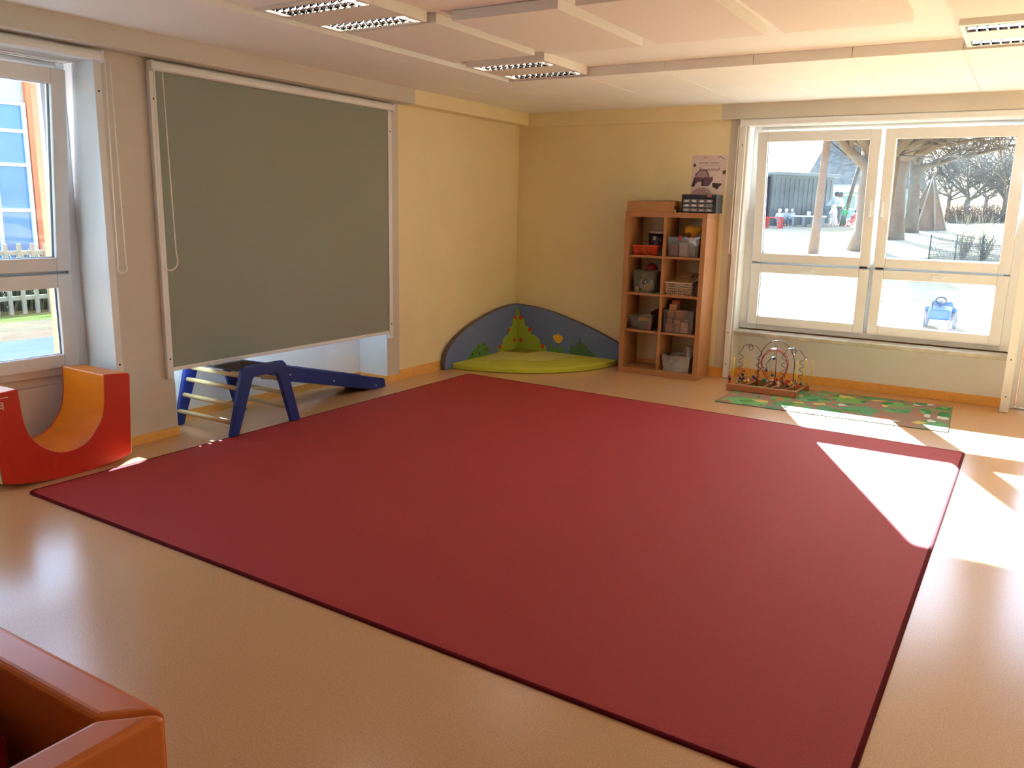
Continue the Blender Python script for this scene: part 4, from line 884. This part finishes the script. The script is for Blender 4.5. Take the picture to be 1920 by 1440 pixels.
# ------------------------------------------------------------------ outdoors: ground
M_sand = mat('bleached_sand_ground', (206, 188, 162), 0.95, 0.08, 0.5, 0.3, 4, rgb2=(184, 166, 130), spec=0.0)
g = MB(); xs_ = [-60+4*i for i in range(31)]; ys_ = [-14+2*i for i in range(56)]
vs = [(x, y, ground_z(y)-(0.6 if x < -3 and y < 10 else 0.0)) for y in ys_ for x in xs_]; nx = len(xs_)
fs = [(j*nx+i, j*nx+i+1, (j+1)*nx+i+1, (j+1)*nx+i) for j in range(len(ys_)-1) for i in range(nx-1)]
g._add(vs, fs, 0, True)
add('ground', g, M_sand, None, 'bleached sandy yard ground outside the windows', 'ground', kind='structure')
M_grass = mat('spring_grass', (50, 58, 28), 0.95, 0.2, 3, 0.4, 30, rgb2=(70, 70, 40), spec=0.0)
M_pave = mat('grey_paving', (62, 66, 74), 0.9, 0.06, 4, spec=0.0); M_path = mat('tan_path', (74, 64, 54), 0.95, 0.08, 5, spec=0.0)
add('paving', MB().box(-5.6, -0.66, -12, 9, -0.7, -0.18), M_pave, None, 'grey paved strip outside the left window', 'paving', kind='structure')
add('path', MB().box(-7.2, -5.62, -12, 9, -0.7, -0.185), M_path, None, 'tan gravel path beyond the grey paving', 'path', kind='structure')
add('lawn', MB().prism([(-30, -0.7), (-7.22, -0.7), (-7.22, -0.19), (-8.4, -0.3), (-9.7, -0.42), (-30, -0.45)], -12, 9, 'y'), M_grass, None, 'green grassy bank beyond the path', 'lawn', kind='structure')

# trees -------------------------------------------------------------
M_bark = mat('grey_brown_bark', (92, 72, 58), 0.95, 0.2, 12, 0.5, 30, stretch=(4, 4, 1)); M_bark2 = mat('far_bark', (78, 66, 58), 0.95, 0.15, 6); M_moss = mat('mossy_bark', (84, 82, 60), 0.95, 0.2, 8, 0.4, 20)
def tree(label, base, trunk_h, r, seed, limbs, limb_len, levels=3, lean=(0, 0), m=M_bark, group=None, name='bare_tree', spread=1.0, sides=7):
    rnd = random.Random(seed); base = Vector(base)
    t = thing(name, label, 'tree', base, group=group)
    tp = [base+Vector((lean[0]*k/5+rnd.uniform(-1, 1)*r*0.12, lean[1]*k/5+rnd.uniform(-1, 1)*r*0.12, trunk_h*k/5-(0.05 if k == 0 else 0))) for k in range(6)]
    add('trunk', MB().tube(tp, [r*1.45, r*1.05, r*0.95, r*0.92, r*0.95, r*0.8], 10), m, t)
    br = MB()
    def grow(p, d, L, rad, lv):
        n = 5 if lv < levels else 3; pts = [p]; q = p; dd = d.copy()
        for k in range(n):
            dd = (dd+Vector((rnd.uniform(-1, 1), rnd.uniform(-1, 1), rnd.uniform(-0.5, 0.75)))*0.22).normalized(); q = q+dd*(L/n); pts.append(q)
        br.tube(pts, [rad*(1-0.72*k/n) for k in range(n+1)], sides if lv == 0 else (5 if lv == 1 else 3), caps=False)
        if lv < levels:
            for k in range(1, n+1):
                for _ in range(2 if lv < 2 else 2):
                    if rnd.random() < 0.2: continue
                    ax = Vector((rnd.uniform(-1, 1), rnd.uniform(-1, 1), rnd.uniform(-0.3, 0.9))).normalized()
                    nd = (d*0.55+ax*0.85*spread).normalized(); grow(pts[k], nd, L*rnd.uniform(0.38, 0.62), max(rad*(1-0.72*k/n)*0.6, 0.008), lv+1)
    for k in range(limbs):
        a = 2*PI*k/limbs+rnd.uniform(-0.4, 0.4); up = rnd.uniform(0.25, 1.0)
        grow(tp[-1]-Vector((0, 0, rnd.uniform(0.0, 0.25)*trunk_h)), Vector((math.cos(a)*spread, math.sin(a)*spread, up)).normalized(), limb_len*rnd.uniform(0.8, 1.15), r*rnd.uniform(0.38, 0.6), 0)
    add('branches', br, m, t)
    return t
p = gp(1621, 470); tree('thick grey tree trunk seen at the right of the left window sash', p, 3.0, 0.37, 11, 7, 4.6, 3, m=M_bark, sides=8)
p = gp(1672, 449); tree('broad-crowned tree at the left edge of the right window sash', p, 3.3, 0.30, 5, 9, 5.6, 3, m=M_bark, sides=8, spread=1.25)
p = gp(1719, 432); tree('tree trunk standing just behind the wooden tipi', p+Vector((-0.1, -1.5, -0.08)), 3.0, 0.24, 23, 7, 4.2, 3, m=M_bark2)
p = gp(1525, 476); tree('slim straight pinkish tree stem in the left window sash', p, 4.4, 0.115, 31, 5, 2.6, 2, (0.12, 0), mat('pinkish_bark', (106, 80, 66), 0.9, 0.1, 10))
p = gp(1572, 424); tree('thin crooked sapling beside the group of children', p+Vector((0.1, 0.2, 0)), 2.6, 0.09, 41, 4, 2.0, 2, (0.45, 0.1), M_bark2)
far = [(1810, 52, 2.4, 0.30, 3), (1880, 50, 2.6, 0.26, 8), (1775, 60, 3.0, 0.25, 14), (1845, 66, 3.2, 0.26, 19), (1915, 60, 2.4, 0.3, 27), (1742, 72, 3.4, 0.24, 33), (1700, 64, 3, 0.25, 39)]
fl_ = ['forked far tree in the middle of the right sash', 'slim forked far tree near the right sash edge', 'far tree just right of the tipi', 'far tree between the two forked trees', 'far tree at the right end of the right sash', 'far tree above the tipi tip', 'far tree behind the tipi and the near trunks']
for (px, d, h_, r_, sd), lb in zip(far, fl_):
    q_ = at_depth(px, 412, d); q_.z = ground_z(q_.y); tree(lb, q_, h_*0.62, r_*0.62, sd, 7, 4.4, 3, m=M_bark2, group='bare trees at the far end of the yard', sides=6)
# low brushwood
M_brush = mat('brown_brushwood', (96, 74, 60), 0.95, 0.2, 5)
bl_ = ['first brushwood bush from the tipi', 'second brushwood bush from the tipi', 'third brushwood bush from the tipi', 'fourth brushwood bush from the tipi', 'last brushwood bush at the right sash edge']
for k, px in enumerate((1785, 1815, 1845, 1878, 1910)):
    rnd = random.Random(60+k); c = gp(px, 419); mb = MB(); q0 = Vector((c.x, c.y+rnd.uniform(0, 1.5), 0)); q0.z = ground_z(q0.y)
    for _ in range(260):
        a = rnd.uniform(0, 2*PI); rr = rnd.uniform(0, 0.8); b0 = q0+Vector((rr*math.cos(a)*1.1, rr*math.sin(a)*0.7, -0.03)); hh = rnd.uniform(0.35, 1.05)
        b1 = b0+Vector((rnd.uniform(-.25, .25), rnd.uniform(-.25, .25), hh*0.55)); b2 = b1+Vector((rnd.uniform(-.35, .35), rnd.uniform(-.3, .3), hh*0.45))
        mb.tube([b0, b1, b2], [0.014, 0.011, 0.006], 3, caps=False)
    top('brushwood_bush', mb, M_brush, bl_[k], 'bush', group='brushwood along the far edge of the yard')

# grey site container, far house, tipi -------------------------------
M_cont = mat('slate_blue_container', (76, 80, 86), 0.7, 0.05, 4)
def orient(px0, py0, px1, py1): a = gp(px0, py0); b = gp(px1, py1); return a, b
cA = at_depth(1445, 424, 37.0); cB = at_depth(1556, 421, 38.6); cA.z = cB.z = min(ground_z(cA.y), ground_z(cB.y)); ux = (cB-cA); LW = ux.length; an = math.atan2(ux.y, ux.x)
t = thing('site_container', 'slate grey site container behind the playing children', 'container', cA, an, local=True)
add('walls', MB().box(0, LW, 0, 2.4, 0.0, 2.22), M_cont, t)
for k in range(13): add('wall_rib', MB().box(0.1+LW*k/13, 0.1+LW*k/13+0.06, -0.03, 0.0, 0.08, 2.1), M_cont, t)
add('roof', MB().box(-0.1, LW+0.18, -0.16, 2.55, 2.22, 2.36), mat('container_roof', (92, 100, 108), 0.7), t, bevel=0.02)
add('end_wall_door', MB().box(-0.9, -0.02, 0.25, 0.32, 0.05, 2.15), mat('violet_blue_door', (40, 40, 66), 0.6), t, 'dark violet opened door leaf')
hb = at_depth(1600, 412, 56.0); hb.z = ground_z(hb.y)
t = thing('far_house', 'pale house with a grey thatched roof behind the thick tree', 'house', hb, -0.35, local=True)
add('wall', MB().box(-3.2, 1.6, 0, 5, 0, 2.2), mat('pale_house_wall', (140, 152, 152), 0.9, 0.04, 3), t)
add('roof', MB().prism([(-0.6, 2.1), (2.5, 5.6), (5.6, 2.1)], -3.9, 2.1, 'x'), mat('grey_thatch', (100, 98, 98), 1.0, 0.25, 3, 0.5, 20), t)
add('fascia', MB().box(-3.8, 2.0, -0.55, -0.45, 1.75, 2.2), mat('pale_teal_fascia', (196, 222, 222), 0.7), t)
for x0 in (-2.6, -1.0, 0.4):
    w_ = add('window', MB().box(x0, x0+1.1, -0.06, 0.0, 0.6, 1.6), mat('house_window_frame', (220, 224, 222), 0.5), t); add('pane', MB().box(x0+0.08, x0+1.02, -0.08, -0.06, 0.68, 1.52), mat('house_dark_pane', (96, 120, 116), 0.2), w_)
a, b = gp(1692, 430), gp(1774, 431); c = (a+b)/2; c.z = ground_z(c.y); wv = (b-a).length/2
t = thing('wooden_tipi', 'pointed wooden plank tipi on the bright ground', 'play tent', c)
M_plank = mat('grey_brown_plank', (102, 78, 62), 0.9, 0.12, 6); M_pole = mat('pale_grey_pole', (118, 106, 98), 0.9)
ht = 2.15; bs = [Vector((wv*math.cos(x), wv*0.9*math.sin(x), 0)) for x in (-0.25, 0.8, 1.9, PI+0.25, PI+1.3, 2*PI-1.0)]
ap = Vector((0.12, 0, ht))
for k in range(6):
    b0, b1 = bs[k], bs[(k+1) % 6]
    for j in range(10):
        f0, f1 = j/10+0.0012, (j+1)/10-0.0012
        q_ = [b0.lerp(ap, f0), b1.lerp(ap, f0), b1.lerp(ap, f1), b0.lerp(ap, f1)]
        nr = (q_[1]-q_[0]).cross(q_[3]-q_[0]).normalized(); mb = MB()
        mb._add([tuple(c+p_) for p_ in q_]+[tuple(c+p_-nr*0.03) for p_ in q_], [(0, 1, 2, 3), (7, 6, 5, 4), (0, 4, 5, 1), (1, 5, 6, 2), (2, 6, 7, 3), (3, 7, 4, 0)])
        if k == 3 and j < 4: continue
        add('plank', mb, M_plank, t)
    add('pole', MB().tube([c+b0*1.02, c+b0.lerp(ap, 1.08)], [0.05, 0.03], 6), M_pole, t)

# wire mesh fence with young hedge ----------------------------------
a, b = gp(1741, 486), gp(1890, 492); a.z = ground_z(a.y); b.z = ground_z(b.y)
t = thing('mesh_fence', 'low wire mesh fence across the right window sash', 'fence', a)
M_fen = mat('grey_steel_wire', (52, 56, 54), 0.6)
for k in range(4):
    q_ = a.lerp(b, k/3); add('post', MB().tube([q_-Vector((0, 0, 0.05)), q_+Vector((0, 0, 0.68))], 0.022, 6), M_fen, t)
wm = MB()
for k in range(55): q_ = a.lerp(b, k/54); wm.tube([q_+Vector((0, 0, 0.02)), q_+Vector((0, 0, 0.64))], 0.006, 3, caps=False)
for k in range(13): wm.tube([a+Vector((0, 0, 0.03+0.05*k)), b+Vector((0, 0, 0.03+0.05*k))], 0.006, 3, caps=False)
add('wire_mesh', wm, M_fen, t, kind='stuff')
sl3 = ['leafless young shrub left of the fence middle', 'leafless young shrub right of the fence middle']
for k, f_ in enumerate((0.42, 0.68)):
    rnd = random.Random(90+k); q0 = a.lerp(b, f_)+Vector((0, 0.5, 0)); q0.z = ground_z(q0.y); mb = MB()
    for _ in range(60):
        hh = rnd.uniform(0.5, 1.35); b0 = q0+Vector((rnd.uniform(-.06, .06), rnd.uniform(-.06, .06), -0.02)); b1 = b0+Vector((rnd.uniform(-.2, .2), rnd.uniform(-.2, .2), hh*0.5)); b2 = b1+Vector((rnd.uniform(-.25, .25), rnd.uniform(-.2, .2), hh*0.5))
        mb.tube([b0, b1, b2], [0.009, 0.007, 0.004], 3, caps=False)
    top('young_shrub', mb, mat('tan_twig', (160, 140, 112), 0.9), sl3[k], 'bush', group='young shrubs along the mesh fence')

# ride-on tractor and cart -------------------------------------------
c = gp(1757, 618); t = thing('toy_tractor', 'small blue ride-on tractor on the bright ground outside', 'toy', c)
M_tb = mat('sky_blue_plastic', (30, 84, 170), 0.4); M_ty = mat('pale_grey_tyre', (132, 138, 150), 0.8)
add('hood', MB().obox(c+Vector((0.02, -0.12, 0.27)), (0.30, 0.4, 0.16), (0.06, 0, 0)), M_tb, t, bevel=0.03)
add('seat', MB().box(c.x-0.14, c.x+0.16, c.y+0.15, c.y+0.42, c.z+0.2, c.z+0.42), M_tb, t, bevel=0.03)
for s_ in (-1, 1):
    add('mudguard', MB().obox(c+Vector((0.17*s_, 0.25, 0.30)), (0.10, 0.30, 0.06), (0, 0, 0)), M_tb, t, bevel=0.02)
    for dy, rr, w2 in ((-0.24, 0.10, 0.05), (0.25, 0.15, 0.07)):
        xw = c.x+0.195*s_; wh = add('wheel', MB().tube([(xw-w2/2, c.y+dy, c.z+rr), (xw+w2/2, c.y+dy, c.z+rr)], rr, 18), M_ty, t); add('hub', MB().tube([(xw-w2/2-0.008, c.y+dy, c.z+rr), (xw+w2/2+0.008, c.y+dy, c.z+rr)], rr*0.4, 12), M_tb, wh)
add('steering_wheel', MB().tube([c+Vector((0.07*math.cos(k*PI/8), 0.05+0.03*math.sin(k*PI/8), 0.44+0.05*math.sin(k*PI/8))) for k in range(16)], 0.012, 6, closed=True).tube([c+Vector((0, -0.03, 0.34)), c+Vector((0, 0.05, 0.44))], 0.012, 6), M_gasket, t)
add('exhaust', MB().tube([c+Vector((-0.09, -0.2, 0.33)), c+Vector((-0.09, -0.2, 0.44))], 0.014, 8), M_gasket, t)
c = gp(1869, 606); t = thing('push_cart', 'push cart with one dark wheel and bent grey handle at the sash edge', 'toy', c)
add('wheel', MB().tube([c+Vector((-0.025, 0, 0.06)), c+Vector((0.025, 0, 0.06))], 0.055, 16).tube([c+Vector((-0.03, -0.0, 0.06)), c+Vector((0.03, 0, 0.06))], 0.02, 10), M_gasket, t)
add('handle', MB().tube([c+Vector((0.03, 0, 0.06)), c+Vector((-0.05, 0.02, 0.25)), c+Vector((-0.16, 0.05, 0.5)), c+Vector((-0.24, 0.06, 0.52)), c+Vector((-0.29, 0.06, 0.46))], 0.009, 6), mat('grey_steel_tube', (150, 152, 156), 0.4, metal=0.4), t)

# tables near the children -------------------------------------------
c = gp(1452, 428); t = thing('red_table', 'small red plastic children\'s table at the left sash edge', 'table', c)
M_rp = mat('coral_red_plastic', (170, 36, 36), 0.45)
add('table_top', MB().box(c.x-0.42, c.x+0.30, c.y-0.3, c.y+0.3, c.z+0.42, c.z+0.48), M_rp, t, bevel=0.02)
for dx, dy in ((-0.36, -0.24), (0.24, -0.24), (-0.36, 0.24), (0.24, 0.24)): add('leg', MB().prism([(c.x+dx-0.05, c.y+dy-0.04), (c.x+dx+0.05, c.y+dy-0.04), (c.x+dx+0.05, c.y+dy+0.04), (c.x+dx-0.05, c.y+dy+0.04)], c.z-0.02, c.z+0.42, 'z'), M_rp, t, bevel=0.01)
c = gp(1512, 425); t = thing('mud_kitchen_bench', 'long grey play bench with pale top before the container', 'bench', c)
M_bn = mat('pale_bench_top', (196, 212, 220), 0.6); M_bl2 = mat('slate_bench_leg', (104, 112, 124), 0.8)
add('bench_top', MB().box(c.x-0.65, c.x+0.75, c.y-0.25, c.y+0.25, c.z+0.42, c.z+0.48), M_bn, t)
for dx in (-0.55, -0.1, 0.3, 0.65): add('leg', MB().box(c.x+dx-0.05, c.x+dx+0.05, c.y-0.22, c.y+0.22, c.z-0.02, c.z+0.42), M_bl2, t)
top('pail', MB().lathe([(0.07, 0), (0.09, 0.17), (0.085, 0.17), (0.06, 0.01)], (c.x+0.05, c.y, c.z+0.481), 14), mat('pale_pail', (206, 214, 222), 0.5), 'small pale pail on the play bench', 'pail')

# people --------------------------------------------------------------
def skin_mesh(name, pts, edges, rad, m, parent, sub=1):
    g0 = _org(parent); me = bpy.data.meshes.new(name); me.from_pydata([tuple(Vector(p)-g0) for p in pts], edges, []); me.materials.append(m)
    o = bpy.data.objects.new(name, me); COL.objects.link(o); o.parent = parent; ORG[o.name] = g0
    o.modifiers.new('skin', 'SKIN')
    if me.skin_vertices:
        for v, r_ in zip(me.skin_vertices[0].data, rad): v.radius = (r_, r_)
        me.skin_vertices[0].data[0].use_root = True
    md = o.modifiers.new('sub', 'SUBSURF'); md.levels = sub; md.render_levels = sub
    for p_ in me.polygons: p_.use_smooth = True
    return o
M_skin = mat('skin', (214, 170, 146), 0.6)
def person(label, base, ht, face, jacket, trousers, hat, lean=0.0, sit=False, arms=0.4, hair=False):
    base = Vector(base); t = thing('person', label, 'person', base, group='people in the yard')
    ca, sa = math.cos(face), math.sin(face)
    def P(f, s_, u): return base+Vector((ca*f-sa*s_, sa*f+ca*s_, u))*ht
    hip = 0.24 if sit else 0.50
    def T(f, s_, u):   # torso point leaned forward about the hip
        du = u-0.5; return P(f+math.sin(lean)*du, s_, hip+math.cos(lean)*du)
    kn = [P(0.20, 0.07*s_, 0.25) if sit else P(0.015, 0.06*s_, 0.27) for s_ in (-1, 1)]
    ft = [P(0.24, 0.07*s_, 0.04) if sit else P(0.0, 0.065*s_, 0.035) for s_ in (-1, 1)]
    toe = [p_+Vector((ca, sa, 0))*0.07*ht for p_ in ft]
    el = [T(0.06+0.1*arms, 0.155*s_, 0.62) for s_ in (-1, 1)]; hd = [T(0.06+0.36*arms, 0.12*s_, 0.56) for s_ in (-1, 1)]
    sh = [T(0, 0.115*s_, 0.80) for s_ in (-1, 1)]
    pts = [T(0, 0, 0.5), T(0, 0, 0.66), T(0, 0, 0.78), T(0.01, 0, 0.85), T(0.02, 0, 0.925), sh[0], el[0], hd[0], sh[1], el[1], hd[1], P(0, -0.055, hip-0.03), kn[0], ft[0], P(0, 0.055, hip-0.03), kn[1], ft[1], toe[0], toe[1]]
    ed = [(0, 1), (1, 2), (2, 3), (3, 4), (2, 5), (5, 6), (6, 7), (2, 8), (8, 9), (9, 10), (0, 11), (11, 12), (12, 13), (0, 14), (14, 15), (15, 16), (13, 17), (16, 18)]
    rd = [0.075, 0.07, 0.07, 0.035, 0.066, 0.04, 0.03, 0.022, 0.04, 0.03, 0.022, 0.055, 0.04, 0.03, 0.055, 0.04, 0.03, 0.022, 0.022]
    skin_mesh('body', pts, ed, [x*ht for x in rd], M_skin, t)
    jm = mat('jacket_%d_%d_%d' % jacket, jacket, 0.85); tm = mat('trousers_%d_%d_%d' % trousers, trousers, 0.9)
    skin_mesh('jacket', [T(0, 0, 0.47), T(0, 0, 0.64), T(0, 0, 0.785), sh[0], el[0], hd[0].lerp(el[0], 0.2), sh[1], el[1], hd[1].lerp(el[1], 0.2)], [(0, 1), (1, 2), (2, 3), (3, 4), (4, 5), (2, 6), (6, 7), (7, 8)], [x*ht for x in (0.105, 0.1, 0.088, 0.06, 0.052, 0.042, 0.06, 0.052, 0.042)], jm, t)
    skin_mesh('trousers', [T(0, 0, 0.5), pts[11], kn[0], ft[0]+Vector((0, 0, 0.02*ht)), pts[14], kn[1], ft[1]+Vector((0, 0, 0.02*ht))], [(0, 1), (1, 2), (2, 3), (0, 4), (4, 5), (5, 6)], [x*ht for x in (0.09, 0.072, 0.058, 0.046, 0.072, 0.058, 0.046)], tm, t)
    hc = T(0.02, 0, 0.93); f3 = Vector((ca, sa, 0)); s3 = Vector((-sa, ca, 0)); R = 0.078*ht
    hm_ = mat('headwear_%d_%d_%d' % hat, hat, 0.9)
    mb = MB(); mb.ball(hc+Vector((0, 0, 0.02*ht))-f3*0.012*ht, R*1.04, 12, sq=(1, 1, 1.0))
    add('hair' if hair else 'hat', mb, hm_, t)
    fc = MB()
    for s_ in (-1, 1): fc.ball(hc+f3*R*0.86+s3*s_*R*0.34+Vector((0, 0, -0.02*ht)), R*0.10, 6)
    fc.ball(hc+f3*R*0.88+Vector((0, 0, -0.055*ht)), R*0.16, 6, sq=(1, 1, 0.4))
    add('face', fc, mat('dark_eyes', (50, 34, 30), 0.6), t)
    return t
FC = -1.2
def gnd(px, py, d=0.0):
    q_ = gp(px, py); q_.y += d; q_.z = ground_z(q_.y); return q_
person('child with white hat sitting left behind the red table', gnd(1457, 424, 0.2), 1.0, FC, (176, 176, 196), (120, 116, 140), (236, 238, 242), 0.25, True)
person('child with white hat sitting right behind the red table', gnd(1467, 424, 0.3), 1.0, FC+0.3, (150, 168, 180), (96, 100, 112), (232, 240, 244), 0.25, True)
person('child in pale grey jacket sitting third behind the red table', gnd(1477, 423, 0.5), 0.95, FC, (190, 200, 206), (90, 92, 100), (206, 214, 220), 0.2, True)
person('adult in grey jacket bending forward beside the container', gnd(1545, 424, 0.3), 1.62, 0.1, (140, 150, 158), (82, 92, 108), (66, 58, 58), 0.75, False, 0.7, True)
person('adult with black hair and white top behind the pale pink child', gnd(1568, 424, 0.8), 1.5, 2.7, (214, 218, 226), (110, 112, 124), (40, 40, 52), 0.45, False, 0.5, True)
person('child in pale pink snowsuit facing the bending adult', gnd(1562, 425), 0.95, 2.6, (208, 186, 190), (196, 182, 190), (200, 176, 184), 0.1)
person('child in green jacket beside the crooked sapling', gnd(1581, 424), 0.85, FC, (50, 142, 96), (60, 96, 80), (58, 130, 92), 0.05)
person('child in red suit and dark cap near the thick trunk', gnd(1594, 424, 0.2), 0.95, 0.2, (190, 84, 92), (196, 100, 110), (44, 40, 48), 0.35, True)
c = gnd(1604, 424, -0.1); t = thing('tricycle', 'red tricycle in front of the thick tree trunk', 'tricycle', c)
for dx, dy, rr in ((0.3, 0, 0.17), (-0.25, 0.2, 0.12), (-0.25, -0.2, 0.12)):
    add('wheel', MB().tube([c+Vector((dx+rr*math.cos(k*PI/8), dy, rr+rr*math.sin(k*PI/8))) for k in range(16)], 0.025, 6, closed=True), mat('tricycle_tyre', (150, 70, 80), 0.7), t)
add('tricycle_frame', MB().tube([c+Vector((-0.25, -0.2, 0.12)), c+Vector((-0.25, 0.2, 0.12))], 0.02, 6).tube([c+Vector((-0.25, 0, 0.12)), c+Vector((-0.1, 0, 0.3)), c+Vector((0.2, 0, 0.4)), c+Vector((0.3, 0, 0.17))], 0.022, 6).tube([c+Vector((0.2, 0, 0.4)), c+Vector((0.15, 0, 0.58)), c+Vector((0.15, 0.2, 0.62))], 0.015, 6).tube([c+Vector((0.15, 0, 0.58)), c+Vector((0.15, -0.2, 0.62))], 0.015, 6), mat('tricycle_red', (196, 70, 84), 0.5), t)

# ------------------------------------------------------------------ outdoors on the left: neighbouring wing and fence
t = thing('neighbour_building', 'peach rendered building wing with blue glazing opposite the left window', 'building', (-17, 4, -0.45))
M_or = mat('peach_render', (214, 124, 88), 0.9, 0.04, 4); M_gr3 = mat('pale_grey_render', (176, 178, 170), 0.9); M_bg = mat('blue_window_glass', (84, 130, 172), 0.1, 0.05, 2); M_wf = mat('white_window_frame', (232, 238, 240), 0.5)
bx0 = -17.0
add('wall', MB().box(bx0-5, bx0, -8, 14, -0.45, 6.0), M_gr3, t)
add('pilaster', MB().box(bx0-0.2, bx0+0.12, 4.33, 4.72, -0.45, 6.0), M_or, t)
add('glazing', MB().box(bx0+0.0, bx0+0.05, -3.0, 4.3, -0.1, 3.75), M_bg, t)
for k in range(10):
    yy = -3.0+7.25*k/9; add('glazing_bar', MB().box(bx0+0.05, bx0+0.12, yy-0.04, yy+0.04, -0.1, 3.75), M_wf, t)
for zz in (-0.1, 1.2, 2.3, 3.1, 3.75): add('glazing_bar', MB().box(bx0+0.05, bx0+0.11, -3.0, 4.3, zz-0.04, zz+0.04), M_wf, t)
t = thing('bar_fence', 'pale vertical bar fence on the grassy bank outside the left window', 'fence', (-9.7, 1.0, -0.42))
M_bf = mat('pale_cream_bar', (150, 146, 126), 0.6)
for k in range(38): yy = -3.5+0.22*k; add('bar', MB().box(-9.72, -9.68, yy-0.03, yy+0.03, -0.45, 0.75), M_bf, t)
for zz in (-0.15, 0.6): add('rail', MB().box(-9.76, -9.72, -3.6, 4.9, zz-0.035, zz+0.035), M_bf, t)
hg = MB(); rnd = random.Random(5)
for _ in range(900):
    b0 = Vector((-10.4+rnd.uniform(-.3, .3), rnd.uniform(-3.5, 5), -0.43)); hh = rnd.uniform(0.5, 1.1)
    hg.tube([b0, b0+Vector((rnd.uniform(-.15, .15), rnd.uniform(-.2, .2), hh*0.6)), b0+Vector((rnd.uniform(-.25, .25), rnd.uniform(-.3, .3), hh))], [0.02, 0.015, 0.008], 3, caps=False)
top('hedge', hg, mat('olive_hedge', (78, 80, 56), 0.95, 0.2, 4), 'twiggy olive hedge behind the bar fence', 'hedge', kind='stuff')
